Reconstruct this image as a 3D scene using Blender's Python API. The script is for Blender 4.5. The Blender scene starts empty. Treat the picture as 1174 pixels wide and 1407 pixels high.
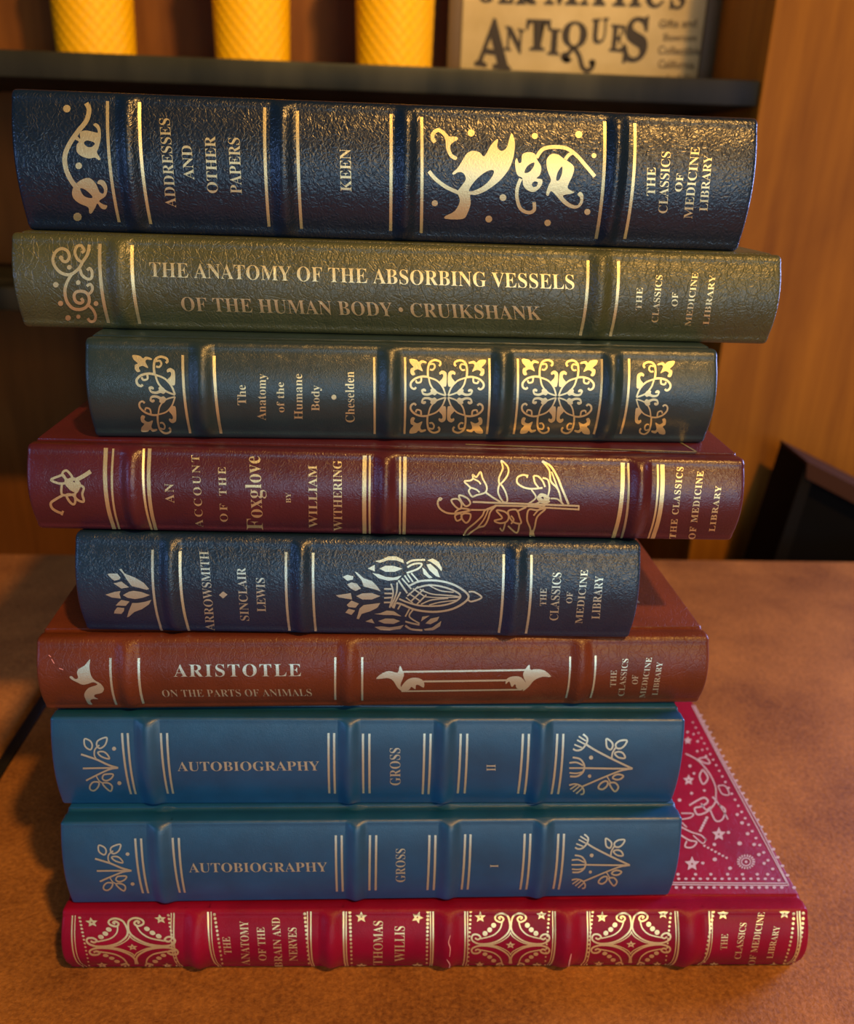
import bpy, bmesh, math, random
from mathutils import Vector, Matrix
from mathutils.geometry import tessellate_polygon
random.seed(4)
scene = bpy.context.scene
COL = scene.collection

# ------------------------------------------------------------------ camera
PW, PH = 1174, 1407
CF, CTH, CROLL, CH = 1198.8, math.radians(21.572), math.radians(-2.0324), 0.2912
_fw = Vector((0, math.cos(CTH), -math.sin(CTH)))
_up = Vector((0, math.sin(CTH), math.cos(CTH)))
_r = Vector((1, 0, 0))
CR = math.cos(CROLL) * _r - math.sin(CROLL) * _up
CU = math.sin(CROLL) * _r + math.cos(CROLL) * _up
CAM = Vector((0, 0, CH))
cd = bpy.data.cameras.new('camera')
cam = bpy.data.objects.new('camera', cd)
COL.objects.link(cam)
m = Matrix((CR, CU, -_fw)).transposed().to_4x4()
m.translation = CAM
cam.matrix_world = m
cd.sensor_fit = 'HORIZONTAL'
cd.sensor_width = 36
cd.lens = CF / PW * 36
cd.clip_start = 0.01
cd.dof.use_dof = True
cd.dof.focus_distance = 0.285
cd.dof.aperture_fstop = 14
scene.camera = cam

# ------------------------------------------------------------------ world, lights, exposure
scene.view_settings.view_transform = 'Standard'
scene.view_settings.look = 'None'
scene.view_settings.gamma = 1
scene.view_settings.exposure = 0.0
world = bpy.data.worlds.new('room_glow')
scene.world = world
world.use_nodes = True
wn, wl = world.node_tree.nodes, world.node_tree.links
wn['Background'].inputs[0].default_value = (0.42, 0.46, 0.60, 1)
wn['Background'].inputs[1].default_value = 0.045


def aim(o, target):
    o.rotation_euler = (Vector(target) - o.location).to_track_quat('-Z', 'Y').to_euler()


def area(name, loc, target, sx, sy, power, col, spread=180):
    l = bpy.data.lights.new(name, 'AREA')
    l.shape = 'RECTANGLE'
    l.size, l.size_y = sx, sy
    l.energy = power
    l.color = col
    l.spread = math.radians(spread)
    o = bpy.data.objects.new(name, l)
    COL.objects.link(o)
    o.location = loc
    aim(o, target)
    return o


lamp = bpy.data.lights.new('ceiling_lamp', 'POINT')
lamp.energy = 128
lamp.shadow_soft_size = 0.05
lamp.color = (1.0, 0.52, 0.13)
lo = bpy.data.objects.new('ceiling_lamp', lamp)
COL.objects.link(lo)
lo.location = (0.70, -0.72, 1.95)
area('standing_lamp', (0.62, -1.15, 0.80), (0, 0.3, 0.2), 0.5, 0.5, 6.5, (1.0, 0.68, 0.30))
area('front_window', (0.45, -1.3, 0.24), (0, 0.3, 0.15), 1.6, 0.50, 7.3, (0.46, 0.72, 1.0))
area('side_window', (0.90, 0.66, 0.36), (0.15, 0.25, 0.05), 0.30, 0.40, 3.6, (0.40, 0.50, 1.0), 110)
area('left_window', (-1.1, -0.42, 0.34), (0.0, 0.30, 0.17), 0.30, 0.55, 0.28, (0.26, 0.46, 1.0), 60)
sp = bpy.data.lights.new('added_shelf_fill', 'SPOT')  # added fill with no visible source, brightens the jars and sign
sp.energy = 36
sp.color = (1.0, 0.66, 0.25)
sp.spot_size = math.radians(34)
sp.spot_blend = 0.5
sp.shadow_soft_size = 0.04
so = bpy.data.objects.new('added_shelf_fill', sp)
COL.objects.link(so)
so.location = (0.25, 0.15, 1.15)
aim(so, (-0.06, 0.90, 0.47))


# ------------------------------------------------------------------ materials
def mat(name, base, rough=0.5, metallic=0.0, bump=None, vary=None, coat=0.0, spec=0.5):
    mt = bpy.data.materials.new(name)
    mt.use_nodes = True
    nt = mt.node_tree
    N, L = nt.nodes, nt.links
    b = N['Principled BSDF']
    b.inputs['Base Color'].default_value = (*base, 1)
    b.inputs['Roughness'].default_value = rough
    b.inputs['Metallic'].default_value = metallic
    b.inputs['Specular IOR Level'].default_value = spec
    b.inputs['Coat Weight'].default_value = coat
    tc = N.new('ShaderNodeTexCoord')
    if bump:
        bump(N, L, tc, b)
    if vary:
        vary(N, L, tc, b)
    return mt


def noise(N, L, tc, scale, detail=4, rough=0.55, vec=None, dist=0.0):
    n = N.new('ShaderNodeTexNoise')
    n.inputs['Scale'].default_value = scale
    n.inputs['Detail'].default_value = detail
    n.inputs['Roughness'].default_value = rough
    n.inputs['Distortion'].default_value = dist
    L.new(vec if vec else tc.outputs['Object'], n.inputs['Vector'])
    return n.outputs['Fac']


def mapping(N, L, tc, scale):
    mp = N.new('ShaderNodeMapping')
    mp.inputs['Scale'].default_value = scale
    L.new(tc.outputs['Object'], mp.inputs['Vector'])
    return mp.outputs['Vector']


def ramp(N, L, fac, stops):
    r = N.new('ShaderNodeValToRGB')
    el = r.color_ramp.elements
    while len(el) < len(stops):
        el.new(0.5)
    for e, (p, c) in zip(el, stops):
        e.position = p
        e.color = (*c, 1)
    L.new(fac, r.inputs['Fac'])
    return r.outputs['Color']


def math_node(N, L, op, a, b):
    n = N.new('ShaderNodeMath')
    n.operation = op
    for i, v in enumerate((a, b)):
        if isinstance(v, (int, float)):
            n.inputs[i].default_value = v
        else:
            L.new(v, n.inputs[i])
    return n.outputs[0]


def add_bump(N, L, b, height, strength, distance):
    bp = N.new('ShaderNodeBump')
    bp.inputs['Strength'].default_value = strength
    bp.inputs['Distance'].default_value = distance
    L.new(height, bp.inputs['Height'])
    L.new(bp.outputs['Normal'], b.inputs['Normal'])


def leather(name, base, rough, grain, strength, crease=0.0, scale=950, spec=0.85):
    def bump(N, L, tc, b):
        wob = N.new('ShaderNodeTexNoise')
        wob.inputs['Scale'].default_value = 260
        L.new(tc.outputs['Object'], wob.inputs['Vector'])
        mix = N.new('ShaderNodeMixRGB')
        mix.blend_type = 'ADD'
        mix.inputs['Fac'].default_value = 0.006
        L.new(tc.outputs['Object'], mix.inputs[1])
        L.new(wob.outputs['Color'], mix.inputs[2])
        v = N.new('ShaderNodeTexVoronoi')
        v.feature = 'DISTANCE_TO_EDGE'
        v.inputs['Scale'].default_value = scale
        L.new(mix.outputs[0], v.inputs['Vector'])
        cell = math_node(N, L, 'MINIMUM', v.outputs['Distance'], 0.35)
        fine = noise(N, L, tc, scale * 2.2, 3)
        h = math_node(N, L, 'ADD', math_node(N, L, 'MULTIPLY', cell, grain), math_node(N, L, 'MULTIPLY', fine, 0.3))
        big = noise(N, L, tc, 110, 3)
        h = math_node(N, L, 'ADD', h, math_node(N, L, 'MULTIPLY', big, 1.2))
        if crease:
            v2 = N.new('ShaderNodeTexVoronoi')
            v2.feature = 'DISTANCE_TO_EDGE'
            v2.inputs['Scale'].default_value = 230
            w2 = N.new('ShaderNodeTexNoise')
            w2.inputs['Scale'].default_value = 120
            L.new(tc.outputs['Object'], w2.inputs['Vector'])
            m2 = N.new('ShaderNodeMixRGB')
            m2.blend_type = 'ADD'
            m2.inputs['Fac'].default_value = 0.012
            L.new(mapping(N, L, tc, (1.3, 1, 0.7)), m2.inputs[1])
            L.new(w2.outputs['Color'], m2.inputs[2])
            L.new(m2.outputs[0], v2.inputs['Vector'])
            cr = math_node(N, L, 'MINIMUM', v2.outputs['Distance'], 0.07)
            h = math_node(N, L, 'ADD', h, math_node(N, L, 'MULTIPLY', cr, crease))
        add_bump(N, L, b, h, strength, 0.00032)

    def vary(N, L, tc, b):
        f = noise(N, L, tc, 60, 5)
        c = ramp(N, L, f, [(0.3, tuple(x * 0.82 for x in base)), (0.7, tuple(min(1, x * 1.15) for x in base))])
        L.new(c, b.inputs['Base Color'])
    return mat(name, base, rough, 0, bump, vary, spec=spec)


def gold_bump(N, L, tc, b):
    add_bump(N, L, b, noise(N, L, tc, 1900, 3), 0.35, 0.0002)


GOLD = mat('gilt', (0.93, 0.79, 0.42), 0.40, 0.80, gold_bump)
PALE_GOLD = mat('gilt_painted_window_sheen', (0.76, 0.85, 0.68), 0.40, 0.78, gold_bump)  # gilt whose pale greenish base colour carries the cool window reflection
PAGE = mat('page_edges', (0.70, 0.55, 0.30), 0.6)
L_NAVY = leather('navy_leather', (0.004, 0.016, 0.038), 0.32, 2.0, 0.34, 4.0, 600)
L_OLIVE = leather('olive_leather', (0.076, 0.086, 0.033), 0.38, 1.6, 0.40, 9.0, 700)
L_GREEN = leather('dark_green_leather', (0.020, 0.044, 0.048), 0.34, 0.9, 0.30, 0.0, 1300)
L_MAROON = leather('maroon_leather', (0.088, 0.012, 0.021), 0.33, 1.3, 0.28, 2.5, 800)
L_BLUEBLACK = leather('blue_black_leather', (0.006, 0.028, 0.068), 0.34, 2.0, 0.34, 3.0, 700)
L_BROWN = leather('chestnut_leather', (0.15, 0.034, 0.013), 0.36, 1.0, 0.35, 6.0, 900, 0.45)
L_TEAL = leather('teal_leather', (0.004, 0.078, 0.20), 0.38, 0.8, 0.22, 0.0, 1500)
L_RED = leather('crimson_leather', (0.27, 0.003, 0.028), 0.38, 0.9, 0.30, 1.5, 1100, 0.22)


def wood_mat(name, dark, light, board=0.0):
    def vary(N, L, tc, b):
        v = mapping(N, L, tc, (26, 26, 1.6))
        f = noise(N, L, tc, 1.4, 6, 0.62, v, 0.8)
        v2 = mapping(N, L, tc, (150, 150, 4))
        f2 = noise(N, L, tc, 1.0, 3, 0.5, v2)
        g = math_node(N, L, 'ADD', math_node(N, L, 'MULTIPLY', f, 0.75), math_node(N, L, 'MULTIPLY', f2, 0.25))
        f3 = noise(N, L, tc, 9, 4, 0.6, mapping(N, L, tc, (1, 1, 0.45)), 1.5)
        g = math_node(N, L, 'ADD', math_node(N, L, 'MULTIPLY', g, 0.68), math_node(N, L, 'MULTIPLY', f3, 0.32))
        if board:
            sx = N.new('ShaderNodeSeparateXYZ')
            L.new(tc.outputs['Object'], sx.inputs[0])
            q = math_node(N, L, 'FLOOR', math_node(N, L, 'DIVIDE', sx.outputs[0], board), 0)
            wn_ = N.new('ShaderNodeTexWhiteNoise')
            wn_.noise_dimensions = '1D'
            L.new(q, wn_.inputs['W'])
            g = math_node(N, L, 'ADD', math_node(N, L, 'MULTIPLY', g, 0.75), math_node(N, L, 'MULTIPLY', wn_.outputs['Value'], 0.25))
        c = ramp(N, L, g, [(0.30, dark), (0.72, light)])
        L.new(c, b.inputs['Base Color'])
    return mat(name, light, 0.55, 0, None, vary, spec=0.22)


W_PANEL = wood_mat('honey_wood', (0.19, 0.060, 0.004), (0.50, 0.20, 0.014))
W_BACK = wood_mat('brown_wood_boards', (0.12, 0.038, 0.007), (0.36, 0.135, 0.025), 0.085)
W_FLOOR = wood_mat('floor_wood', (0.10, 0.05, 0.02), (0.2, 0.1, 0.05))


def desk_vary(N, L, tc, b):
    a = noise(N, L, tc, 16, 5, 0.6)
    f = noise(N, L, tc, 520, 4, 0.7)
    g = math_node(N, L, 'ADD', math_node(N, L, 'MULTIPLY', a, 0.5), math_node(N, L, 'MULTIPLY', f, 0.5))
    c = ramp(N, L, g, [(0.34, (0.16, 0.050, 0.009)), (0.66, (0.58, 0.235, 0.045))])
    L.new(c, b.inputs['Base Color'])


def desk_bump(N, L, tc, b):
    add_bump(N, L, b, noise(N, L, tc, 620, 4, 0.7), 0.7, 0.0008)


DESK = mat('brown_suede_top', (0.35, 0.14, 0.06), 0.62, 0, desk_bump, desk_vary, spec=0.35)
BLACK = mat('black_edge', (0.010, 0.009, 0.009), 0.5)
DARKBOX = mat('black_panel', (0.004, 0.004, 0.005), 0.9, spec=0.1)
TRIMWOOD = mat('dark_brown_trim', (0.050, 0.018, 0.006), 0.7, spec=0.2)


def shelf_painted_reflections(N, L, tc, b):  # lighter upright streaks paint gloss reflections into the dark shelf colour
    f = noise(N, L, tc, 1.0, 4, 0.6, mapping(N, L, tc, (22, 22, 5)))
    L.new(ramp(N, L, f, [(0.35, (0.012, 0.014, 0.010)), (0.72, (0.040, 0.040, 0.026))]), b.inputs['Base Color'])


SHELF = mat('dark_paint_with_reflections', (0.03, 0.03, 0.024), 0.5, 0, None, shelf_painted_reflections, spec=0.22)
SHELF_END = mat('black_paint', (0.006, 0.005, 0.004), 0.8, spec=0.15)
COOL_GILT = mat('gilt_painted_cool_sheen', (0.80, 0.70, 0.76), 0.45, 0.4)  # gilt stamping with the cool sky reflection put into its base colour
YELLOW = mat('amber_yellow_glaze', (1.0, 0.53, 0.003), 0.42, spec=0.3)


def card_vary(N, L, tc, b):
    f = noise(N, L, tc, 30, 4)
    L.new(ramp(N, L, f, [(0.3, (0.50, 0.39, 0.20)), (0.7, (0.62, 0.50, 0.29))]), b.inputs['Base Color'])


CARD = mat('aged_cream_board', (0.56, 0.45, 0.25), 0.7, 0, None, card_vary)
INK = mat('dark_brown_ink', (0.018, 0.009, 0.006), 0.6)
PALE_INK = mat('faded_brown_ink', (0.10, 0.06, 0.022), 0.6)
OLIVE_FRAME = mat('olive_brown_wood', (0.13, 0.075, 0.022), 0.5)
SCUFF = mat('pale_scuff', (0.75, 0.30, 0.28), 0.6)


# ------------------------------------------------------------------ object helpers
def link(o, parent=None):
    COL.objects.link(o)
    if parent:
        o.parent = parent
    return o


def mesh_obj(name, bm, material, parent=None, smooth=False):
    bmesh.ops.recalc_face_normals(bm, faces=bm.faces[:])
    me = bpy.data.meshes.new(name)
    bm.to_mesh(me)
    bm.free()
    me.materials.append(material)
    if smooth:
        me.polygons.foreach_set('use_smooth', [True] * len(me.polygons))
        try:
            me.set_sharp_from_angle(angle=math.radians(40))
        except Exception:
            pass
    return link(bpy.data.objects.new(name, me), parent)


def thing(name, label, cat, loc=(0, 0, 0), rz=0, group=None):
    o = bpy.data.objects.new(name, None)
    o.empty_display_size = 0.02
    o.location = loc
    o.rotation_euler = (0, 0, rz)
    o['label'] = label
    o['category'] = cat
    if group:
        o['group'] = group
    return link(o)


def add_box(bm, lo, hi, bevel=0.0, seg=2):
    r = bmesh.ops.create_cube(bm, size=1)
    for v in r['verts']:
        v.co = Vector([(lo[i] + hi[i]) / 2 + v.co[i] * (hi[i] - lo[i]) for i in range(3)])
    if bevel:
        es = list({e for v in r['verts'] for e in v.link_edges})
        bmesh.ops.bevel(bm, geom=es, offset=bevel, segments=seg, affect='EDGES', profile=0.5)


def box(name, lo, hi, material, parent=None, bevel=0.0):
    bm = bmesh.new()
    add_box(bm, lo, hi, bevel)
    return mesh_obj(name, bm, material, parent, bevel > 0)


ROOM = math.radians(3.2)


def struct(name, lo, hi, material, bevel=0.0):
    o = box(name, lo, hi, material, None, bevel)
    o.rotation_euler.z = ROOM
    o['kind'] = 'structure'
    o['label'] = LABELS.get(name, name.replace('_', ' '))
    o['category'] = 'room'
    return o


LABELS = {
    'wall_back': 'brown wooden boards lining the back of the recess behind the books',
    'wall_right': 'honey coloured wood panel wall to the right of the book stack',
    'floor': 'dark wooden floor under the desk',
}

# ------------------------------------------------------------------ setting
struct('wall_back', (-1.3, 0.985, -0.74), (0.33, 1.02, 1.0), W_BACK)
struct('wall_right', (0.308, 0.785, -0.74), (1.6, 0.985, 1.0), W_PANEL, 0.003)
struct('floor', (-1.3, -1.2, -0.76), (1.6, 1.02, -0.74), W_FLOOR)

# desk
desk = thing('desk', 'brown suede topped desk carrying the stack of leather books', 'desk', (0, 0, -0.74), ROOM)
box('desk_top', (-0.189, -0.32, 0.71), (0.80, 0.6386, 0.74), DESK, desk, 0.0015)
box('edge_trim', (-0.1952, -0.32, 0.705), (-0.189, 0.6386, 0.7405), BLACK, desk, 0.001)
for lx, ly in ((-0.14, -0.26), (0.75, -0.26), (-0.14, 0.58), (0.75, 0.58)):
    box('leg', (lx - 0.025, ly - 0.025, 0), (lx + 0.025, ly + 0.025, 0.71), TRIMWOOD, desk, 0.003)
side = thing('side_table', 'brown topped side table left of the black desk edge', 'table', (0, 0, -0.74), ROOM)
box('table_top', (-0.85, -0.32, 0.71), (-0.1955, 0.6386, 0.738), DESK, side, 0.0015)
for lx, ly in ((-0.80, -0.26), (-0.25, -0.26), (-0.80, 0.58), (-0.25, 0.58)):
    box('leg', (lx - 0.025, ly - 0.025, 0), (lx + 0.025, ly + 0.025, 0.71), TRIMWOOD, side, 0.003)

# dark sloping box behind the right end of the desk
cab = thing('storage_box', 'black storage box with sloping brown rim behind the right end of the desk', 'box', (0, 0, -0.74))


def prism(name, pts, y0, y1, material, parent):
    bm = bmesh.new()
    a = [bm.verts.new((x, y0, z)) for x, z in pts]
    b = [bm.verts.new((x, y1, z)) for x, z in pts]
    bm.faces.new(a)
    bm.faces.new(b[::-1])
    n = len(pts)
    for i in range(n):
        bm.faces.new((a[i], b[i], b[(i + 1) % n], a[(i + 1) % n]))
    return mesh_obj(name, bm, material, parent)


def zz(z):
    return z + 0.74


prism('body', [(0.3275, zz(0.0540)), (0.3200, zz(-0.0480)), (0.235, 0.0), (0.60, 0.0), (0.60, zz(-0.0700))], 0.727, 0.778, DARKBOX, cab)
prism('rim', [(0.3246, zz(0.0672)), (0.3265, zz(0.0520)), (0.60, zz(-0.0760)), (0.60, zz(-0.0560))], 0.716, 0.780, TRIMWOOD, cab)
prism('side_rail', [(0.3250, zz(0.0640)), (0.3110, zz(-0.0480)), (0.226, 0.0), (0.240, 0.0), (0.3230, zz(-0.0480)), (0.3335, zz(0.0540))], 0.718, 0.779, SHELF_END, cab)

LOWZ = 0.163
# shelf across the recess
shelf = thing('wall_shelf', 'dark painted shelf across the recess above the books', 'shelf', (0, 0, 0.3470), ROOM)
box('shelf_board', (-1.0, 0.795, 0.0), (0.3075, 0.985, 0.0175), SHELF, shelf, 0.001)
box('front_lip', (-1.0, 0.787, -0.0005), (0.3075, 0.795, 0.0195), SHELF, shelf, 0.002)
low_shelf = thing('wall_shelf', 'lower dark shelf of the recess, its left end showing beside the olive green book', 'shelf', (0, 0, LOWZ), ROOM)
box('shelf_board', (-1.0, 0.795, 0.0), (0.3075, 0.985, 0.0175), SHELF, low_shelf, 0.001)
box('front_lip', (-1.0, 0.787, -0.0005), (0.3075, 0.795, 0.0195), SHELF, low_shelf, 0.002)
SHZ = 0.3470 + 0.0175


def jar(x, label):
    j = thing('jar', label, 'jar', (x[0], x[1], SHZ), 0, 'yellow jars on the dark shelf')
    bm = bmesh.new()
    R0, R1, H = x[2], x[2] * 1.09, 0.16
    NU, NV = 264, 150
    rows = []
    for k in range(NV + 1):
        v = k / NV
        z = v * H
        base = R0 + (R1 - R0) * v ** 0.8
        if z < 0.004:
            base -= 0.003 * (1 - z / 0.004) ** 2
        row = []
        for i in range(NU):
            a = 2 * math.pi * i / NU
            q = 22 * a / math.pi
            w = z / 0.0052
            g = max(0, 1 - 4 * abs(((q + w) / 2) % 1 - 0.5)) + max(0, 1 - 4 * abs(((q - w) / 2) % 1 - 0.5))
            r = base - 0.0006 * min(1, g)
            row.append(bm.verts.new((r * math.cos(a), r * math.sin(a), z)))
        rows.append(row)
    inner = []
    for z, rr in ((H, R1 - 0.004), (0.006, R0 - 0.005)):
        inner.append([bm.verts.new((rr * math.cos(2 * math.pi * i / NU), rr * math.sin(2 * math.pi * i / NU), z)) for i in range(NU)])
    rows += inner
    for a, b in zip(rows[:-1], rows[1:]):
        for i in range(NU):
            bm.faces.new((a[i], a[(i + 1) % NU], b[(i + 1) % NU], b[i]))
    bm.faces.new(rows[0][::-1])
    bm.faces.new(rows[-1])
    mesh_obj('quilted_body', bm, YELLOW, j, True)
    bm = bmesh.new()
    prof = [(R1 - 0.0045, H - 0.002), (R1 + 0.001, H - 0.002), (R1 + 0.002, H), (R1 + 0.001, H + 0.003), (R1 - 0.0045, H + 0.003)]
    rings = [[bm.verts.new((r * math.cos(2 * math.pi * i / 64), r * math.sin(2 * math.pi * i / 64), z)) for i in range(64)] for r, z in prof]
    for a, b in zip(rings, rings[1:] + rings[:1]):
        for i in range(64):
            bm.faces.new((a[i], a[(i + 1) % 64], b[(i + 1) % 64], b[i]))
    mesh_obj('lip', bm, YELLOW, j, True)


jar((-0.3080, 0.868, 0.0335), 'yellow quilted jar on the shelf, farthest from the antiques sign')
jar((-0.1705, 0.876, 0.0325), 'middle one of three yellow quilted jars on the shelf')
jar((-0.0440, 0.880, 0.0335), 'yellow quilted jar on the shelf, right beside the antiques sign')


# ------------------------------------------------------------------ pixel -> surface mapping
def ray(p):
    return (_fw + (p[0] - 587) / CF * CR - (p[1] - 703.5) / CF * CU).normalized()


class Frame:
    """plane or curved surface of a thing, in the thing's local axes"""
    def __init__(self, loc, rz):
        self.inv = (Matrix.Translation(Vector(loc)) @ Matrix.Rotation(rz, 4, 'Z')).inverted()

    def local_ray(self, p):
        return self.inv @ CAM, self.inv.to_3x3() @ ray(p)


class PlaneY(Frame):
    def __init__(self, loc, rz, off=0.0004):
        super().__init__(loc, rz)
        self.off = off

    def uw(self, p):
        o, d = self.local_ray(p)
        t = -o.y / d.y
        q = o + d * t
        return (q.x, q.z)

    def pos(self, u, w):
        return Vector((u, -self.off, w))


class PlaneZ(Frame):
    def __init__(self, loc, rz, z, off=0.00015):
        super().__init__(loc, rz)
        self.z, self.off = z, off

    def uw(self, p):
        o, d = self.local_ray(p)
        q = o + d * ((self.z - o.z) / d.z)
        return (q.x, q.y)

    def pos(self, u, w):
        return Vector((u, w, self.z + self.off))


class Spine(Frame):
    OFF = 0.00016

    def __init__(self, loc, rz, T, L, b, r):
        super().__init__(loc, rz)
        self.T, self.L, self.b, self.r = T, L, b, r
        self.bands = []

    def base(self, w):
        T, r = self.T, self.r
        w = min(max(w, 0.0), T)
        if w < r:
            return r - math.sqrt(max(0, r * r - (r - w) ** 2))
        if w > T - r:
            return r - math.sqrt(max(0, r * r - (r - (T - w)) ** 2))
        q = (w - T / 2) / (T / 2 - r)
        return -self.b * (1 - q * q)

    def fade(self, w):
        e = min(w, self.T - w)
        return min(1, max(0, e / (self.r * 1.2)))

    def band_h(self, u):
        h = 0
        for uc, hw, hh in self.bands:
            x = abs(u - uc) / hw
            if x < 1:
                h = max(h, hh * (0.5 + 0.5 * math.cos(math.pi * x)) ** 0.8)
        return h

    def depth(self, u, w):
        return self.base(w) - self.band_h(u) * self.fade(w)

    def uw(self, p):
        o, d = self.local_ray(p)
        t0 = (-0.02 - o.y) / d.y
        t1 = (self.r - o.y) / d.y
        N = 60
        prev = None
        best = (1e9, 0, 0)
        for i in range(N + 1):
            t = t0 + (t1 - t0) * i / N
            q = o + d * t
            f = q.y - self.base(q.z) if 0 <= q.z <= self.T else (q.y - self.base(q.z) - 2 * max(-q.z, q.z - self.T, 0))
            if abs(f) < best[0]:
                best = (abs(f), q.x, q.z)
            if prev is not None and prev[1] < 0 <= f:
                a, bb = prev[0], t
                for _ in range(18):
                    mt = (a + bb) / 2
                    q = o + d * mt
                    f = q.y - self.base(q.z) if 0 <= q.z <= self.T else (q.y - self.base(q.z) - 2 * max(-q.z, q.z - self.T, 0))
                    if f < 0:
                        a = mt
                    else:
                        bb = mt
                q = o + d * (a + bb) * 0.5
                return (q.x, min(max(q.z, 0.0006), self.T - 0.0006))
            prev = (t, f)
        return (best[1], min(max(best[2], 0.0006), self.T - 0.0006))

    def pos(self, u, w):
        w = min(max(w, 0.0004), self.T - 0.0004)
        e = 0.0002
        s = (self.base(w + e) - self.base(w - e)) / (2 * e)
        n = 1 / math.sqrt(1 + s * s)
        return Vector((u, self.depth(u, w) - self.OFF * n, w + self.OFF * n * s))


def to_px(mapper, uw):
    q = mapper.inv.inverted() @ mapper.pos(*uw) - CAM
    dz = q.dot(_fw)
    return Vector((587 + CF * q.dot(CR) / dz, 703.5 - CF * q.dot(CU) / dz))


def zoom(x0, y0, s):
    return lambda p: (x0 + p[0] * s, y0 + p[1] * s)


def ident(p):
    return p


def catmull(pts, closed=False, step=5):
    n = len(pts)
    if n < 3:
        return list(pts)
    out = []
    rng = range(n if closed else n - 1)
    for i in rng:
        p0 = pts[(i - 1) % n] if closed or i > 0 else pts[0]
        p1, p2 = pts[i], pts[(i + 1) % n]
        p3 = pts[(i + 2) % n] if closed or i < n - 2 else pts[-1]
        for k in range(step):
            t = k / step
            t2, t3 = t * t, t * t * t
            out.append(tuple(0.5 * (2 * p1[j] + (p2[j] - p0[j]) * t + (2 * p0[j] - 5 * p1[j] + 4 * p2[j] - p3[j]) * t2 + (3 * p1[j] - p0[j] - 3 * p2[j] + p3[j]) * t3) for j in (0, 1)))
    if not closed:
        out.append(tuple(pts[-1]))
    return out


class Decal:
    """gilt work laid on a surface; drawn in photo space, stored in the surface's own coordinates"""
    def __init__(self, mapper, z=ident):
        self.m, self.z = mapper, z
        self.v, self.f = [], []

    def px(self, pts):
        i0 = len(self.v)
        for p in pts:
            self.v.append(self.m.uw(p))
        return i0

    def stroke(self, pts, w, smooth=True, closed=False, taper=0.0):
        pts = [self.z(p) for p in pts]
        s = math.hypot(self.z((1, 0))[0] - self.z((0, 0))[0], self.z((1, 0))[1] - self.z((0, 0))[1])
        w = w * s
        c = catmull(pts, closed) if smooth else list(pts)
        if not smooth or len(c) < 3:
            d = []
            for a, b in zip(c[:-1], c[1:]):
                n = max(1, int(math.hypot(b[0] - a[0], b[1] - a[1]) / 6))
                d += [(a[0] + (b[0] - a[0]) * k / n, a[1] + (b[1] - a[1]) * k / n) for k in range(n)]
            c = d + [c[-1]]
        n = len(c)
        L, R = [], []
        for i in range(n):
            a = c[(i - 1) % n] if closed or i else c[0]
            b = c[(i + 1) % n] if closed or i < n - 1 else c[-1]
            dx, dy = b[0] - a[0], b[1] - a[1]
            l = math.hypot(dx, dy) or 1
            ww = w / 2
            if taper:
                ww *= 1 - taper * (abs(2 * i / (n - 1) - 1) ** 2)
            nx, ny = -dy / l * ww, dx / l * ww
            L.append((c[i][0] + nx, c[i][1] + ny))
            R.append((c[i][0] - nx, c[i][1] - ny))
        i0 = self.px(L + R)
        for i in range(n if closed else n - 1):
            j = (i + 1) % n
            self.f.append((i0 + i, i0 + j, i0 + n + j, i0 + n + i))
        return self

    def poly(self, pts, holes=(), smooth=True):
        loops = [catmull([self.z(p) for p in l], True, 3) if smooth else [self.z(p) for p in l] for l in [pts, *holes]]
        flat = [p for l in loops for p in l]
        tris = tessellate_polygon([[Vector((p[0], p[1], 0)) for p in l] for l in loops])
        i0 = self.px(flat)
        self.f += [tuple(i0 + k for k in t) for t in tris]
        return self

    def dot(self, c, r, ry=None, n=10):
        ry = ry or r
        return self.poly([(c[0] + r * math.cos(2 * math.pi * k / n), c[1] + ry * math.sin(2 * math.pi * k / n)) for k in range(n)], smooth=False)

    def star(self, c, r, hole=True, rot=-1.57, ky=1.0):
        pts = []
        for k in range(10):
            rr = r if k % 2 == 0 else r * 0.48
            a = rot + k * math.pi / 5
            pts.append((c[0] + rr * math.cos(a), c[1] + ky * rr * math.sin(a)))
        h = [[(c[0] + r * 0.14 * math.cos(k), c[1] + r * 0.14 * ky * math.sin(k)) for k in range(6)]] if hole else []
        return self.poly(pts, h, smooth=False)

    def build(self, name, material, parent, maxlen=0.0011):
        bm = bmesh.new()
        vs = [bm.verts.new((u, w, 0)) for u, w in self.v]
        for f in self.f:
            try:
                bm.faces.new([vs[i] for i in f])
            except ValueError:
                pass
        return finish_decal(bm, self.m, name, material, parent, maxlen)


def finish_decal(bm, mapper, name, material, parent, maxlen=0.0011):
    if maxlen:
        for _ in range(3):
            es = [e for e in bm.edges if e.calc_length() > maxlen]
            if not es or len(bm.edges) > 20000:
                break
            bmesh.ops.subdivide_edges(bm, edges=es, cuts=1)
            bmesh.ops.triangulate(bm, faces=[f for f in bm.faces if len(f.verts) > 4])
    for v in bm.verts:
        v.co = mapper.pos(v.co.x, v.co.y)
    me = bpy.data.meshes.new(name)
    bm.normal_update()
    bm.to_mesh(me)
    bm.free()
    me.materials.append(material)
    me.polygons.foreach_set('use_smooth', [True] * len(me.polygons))
    return link(bpy.data.objects.new(name, me), parent)


def serif(s):
    o = ''
    for c in s:
        if 'A' <= c <= 'Z':
            o += chr(0x1D400 + ord(c) - 65)
        elif 'a' <= c <= 'z':
            o += chr(0x1D41A + ord(c) - 97)
        else:
            o += c
    return o


_tc = {}


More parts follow.
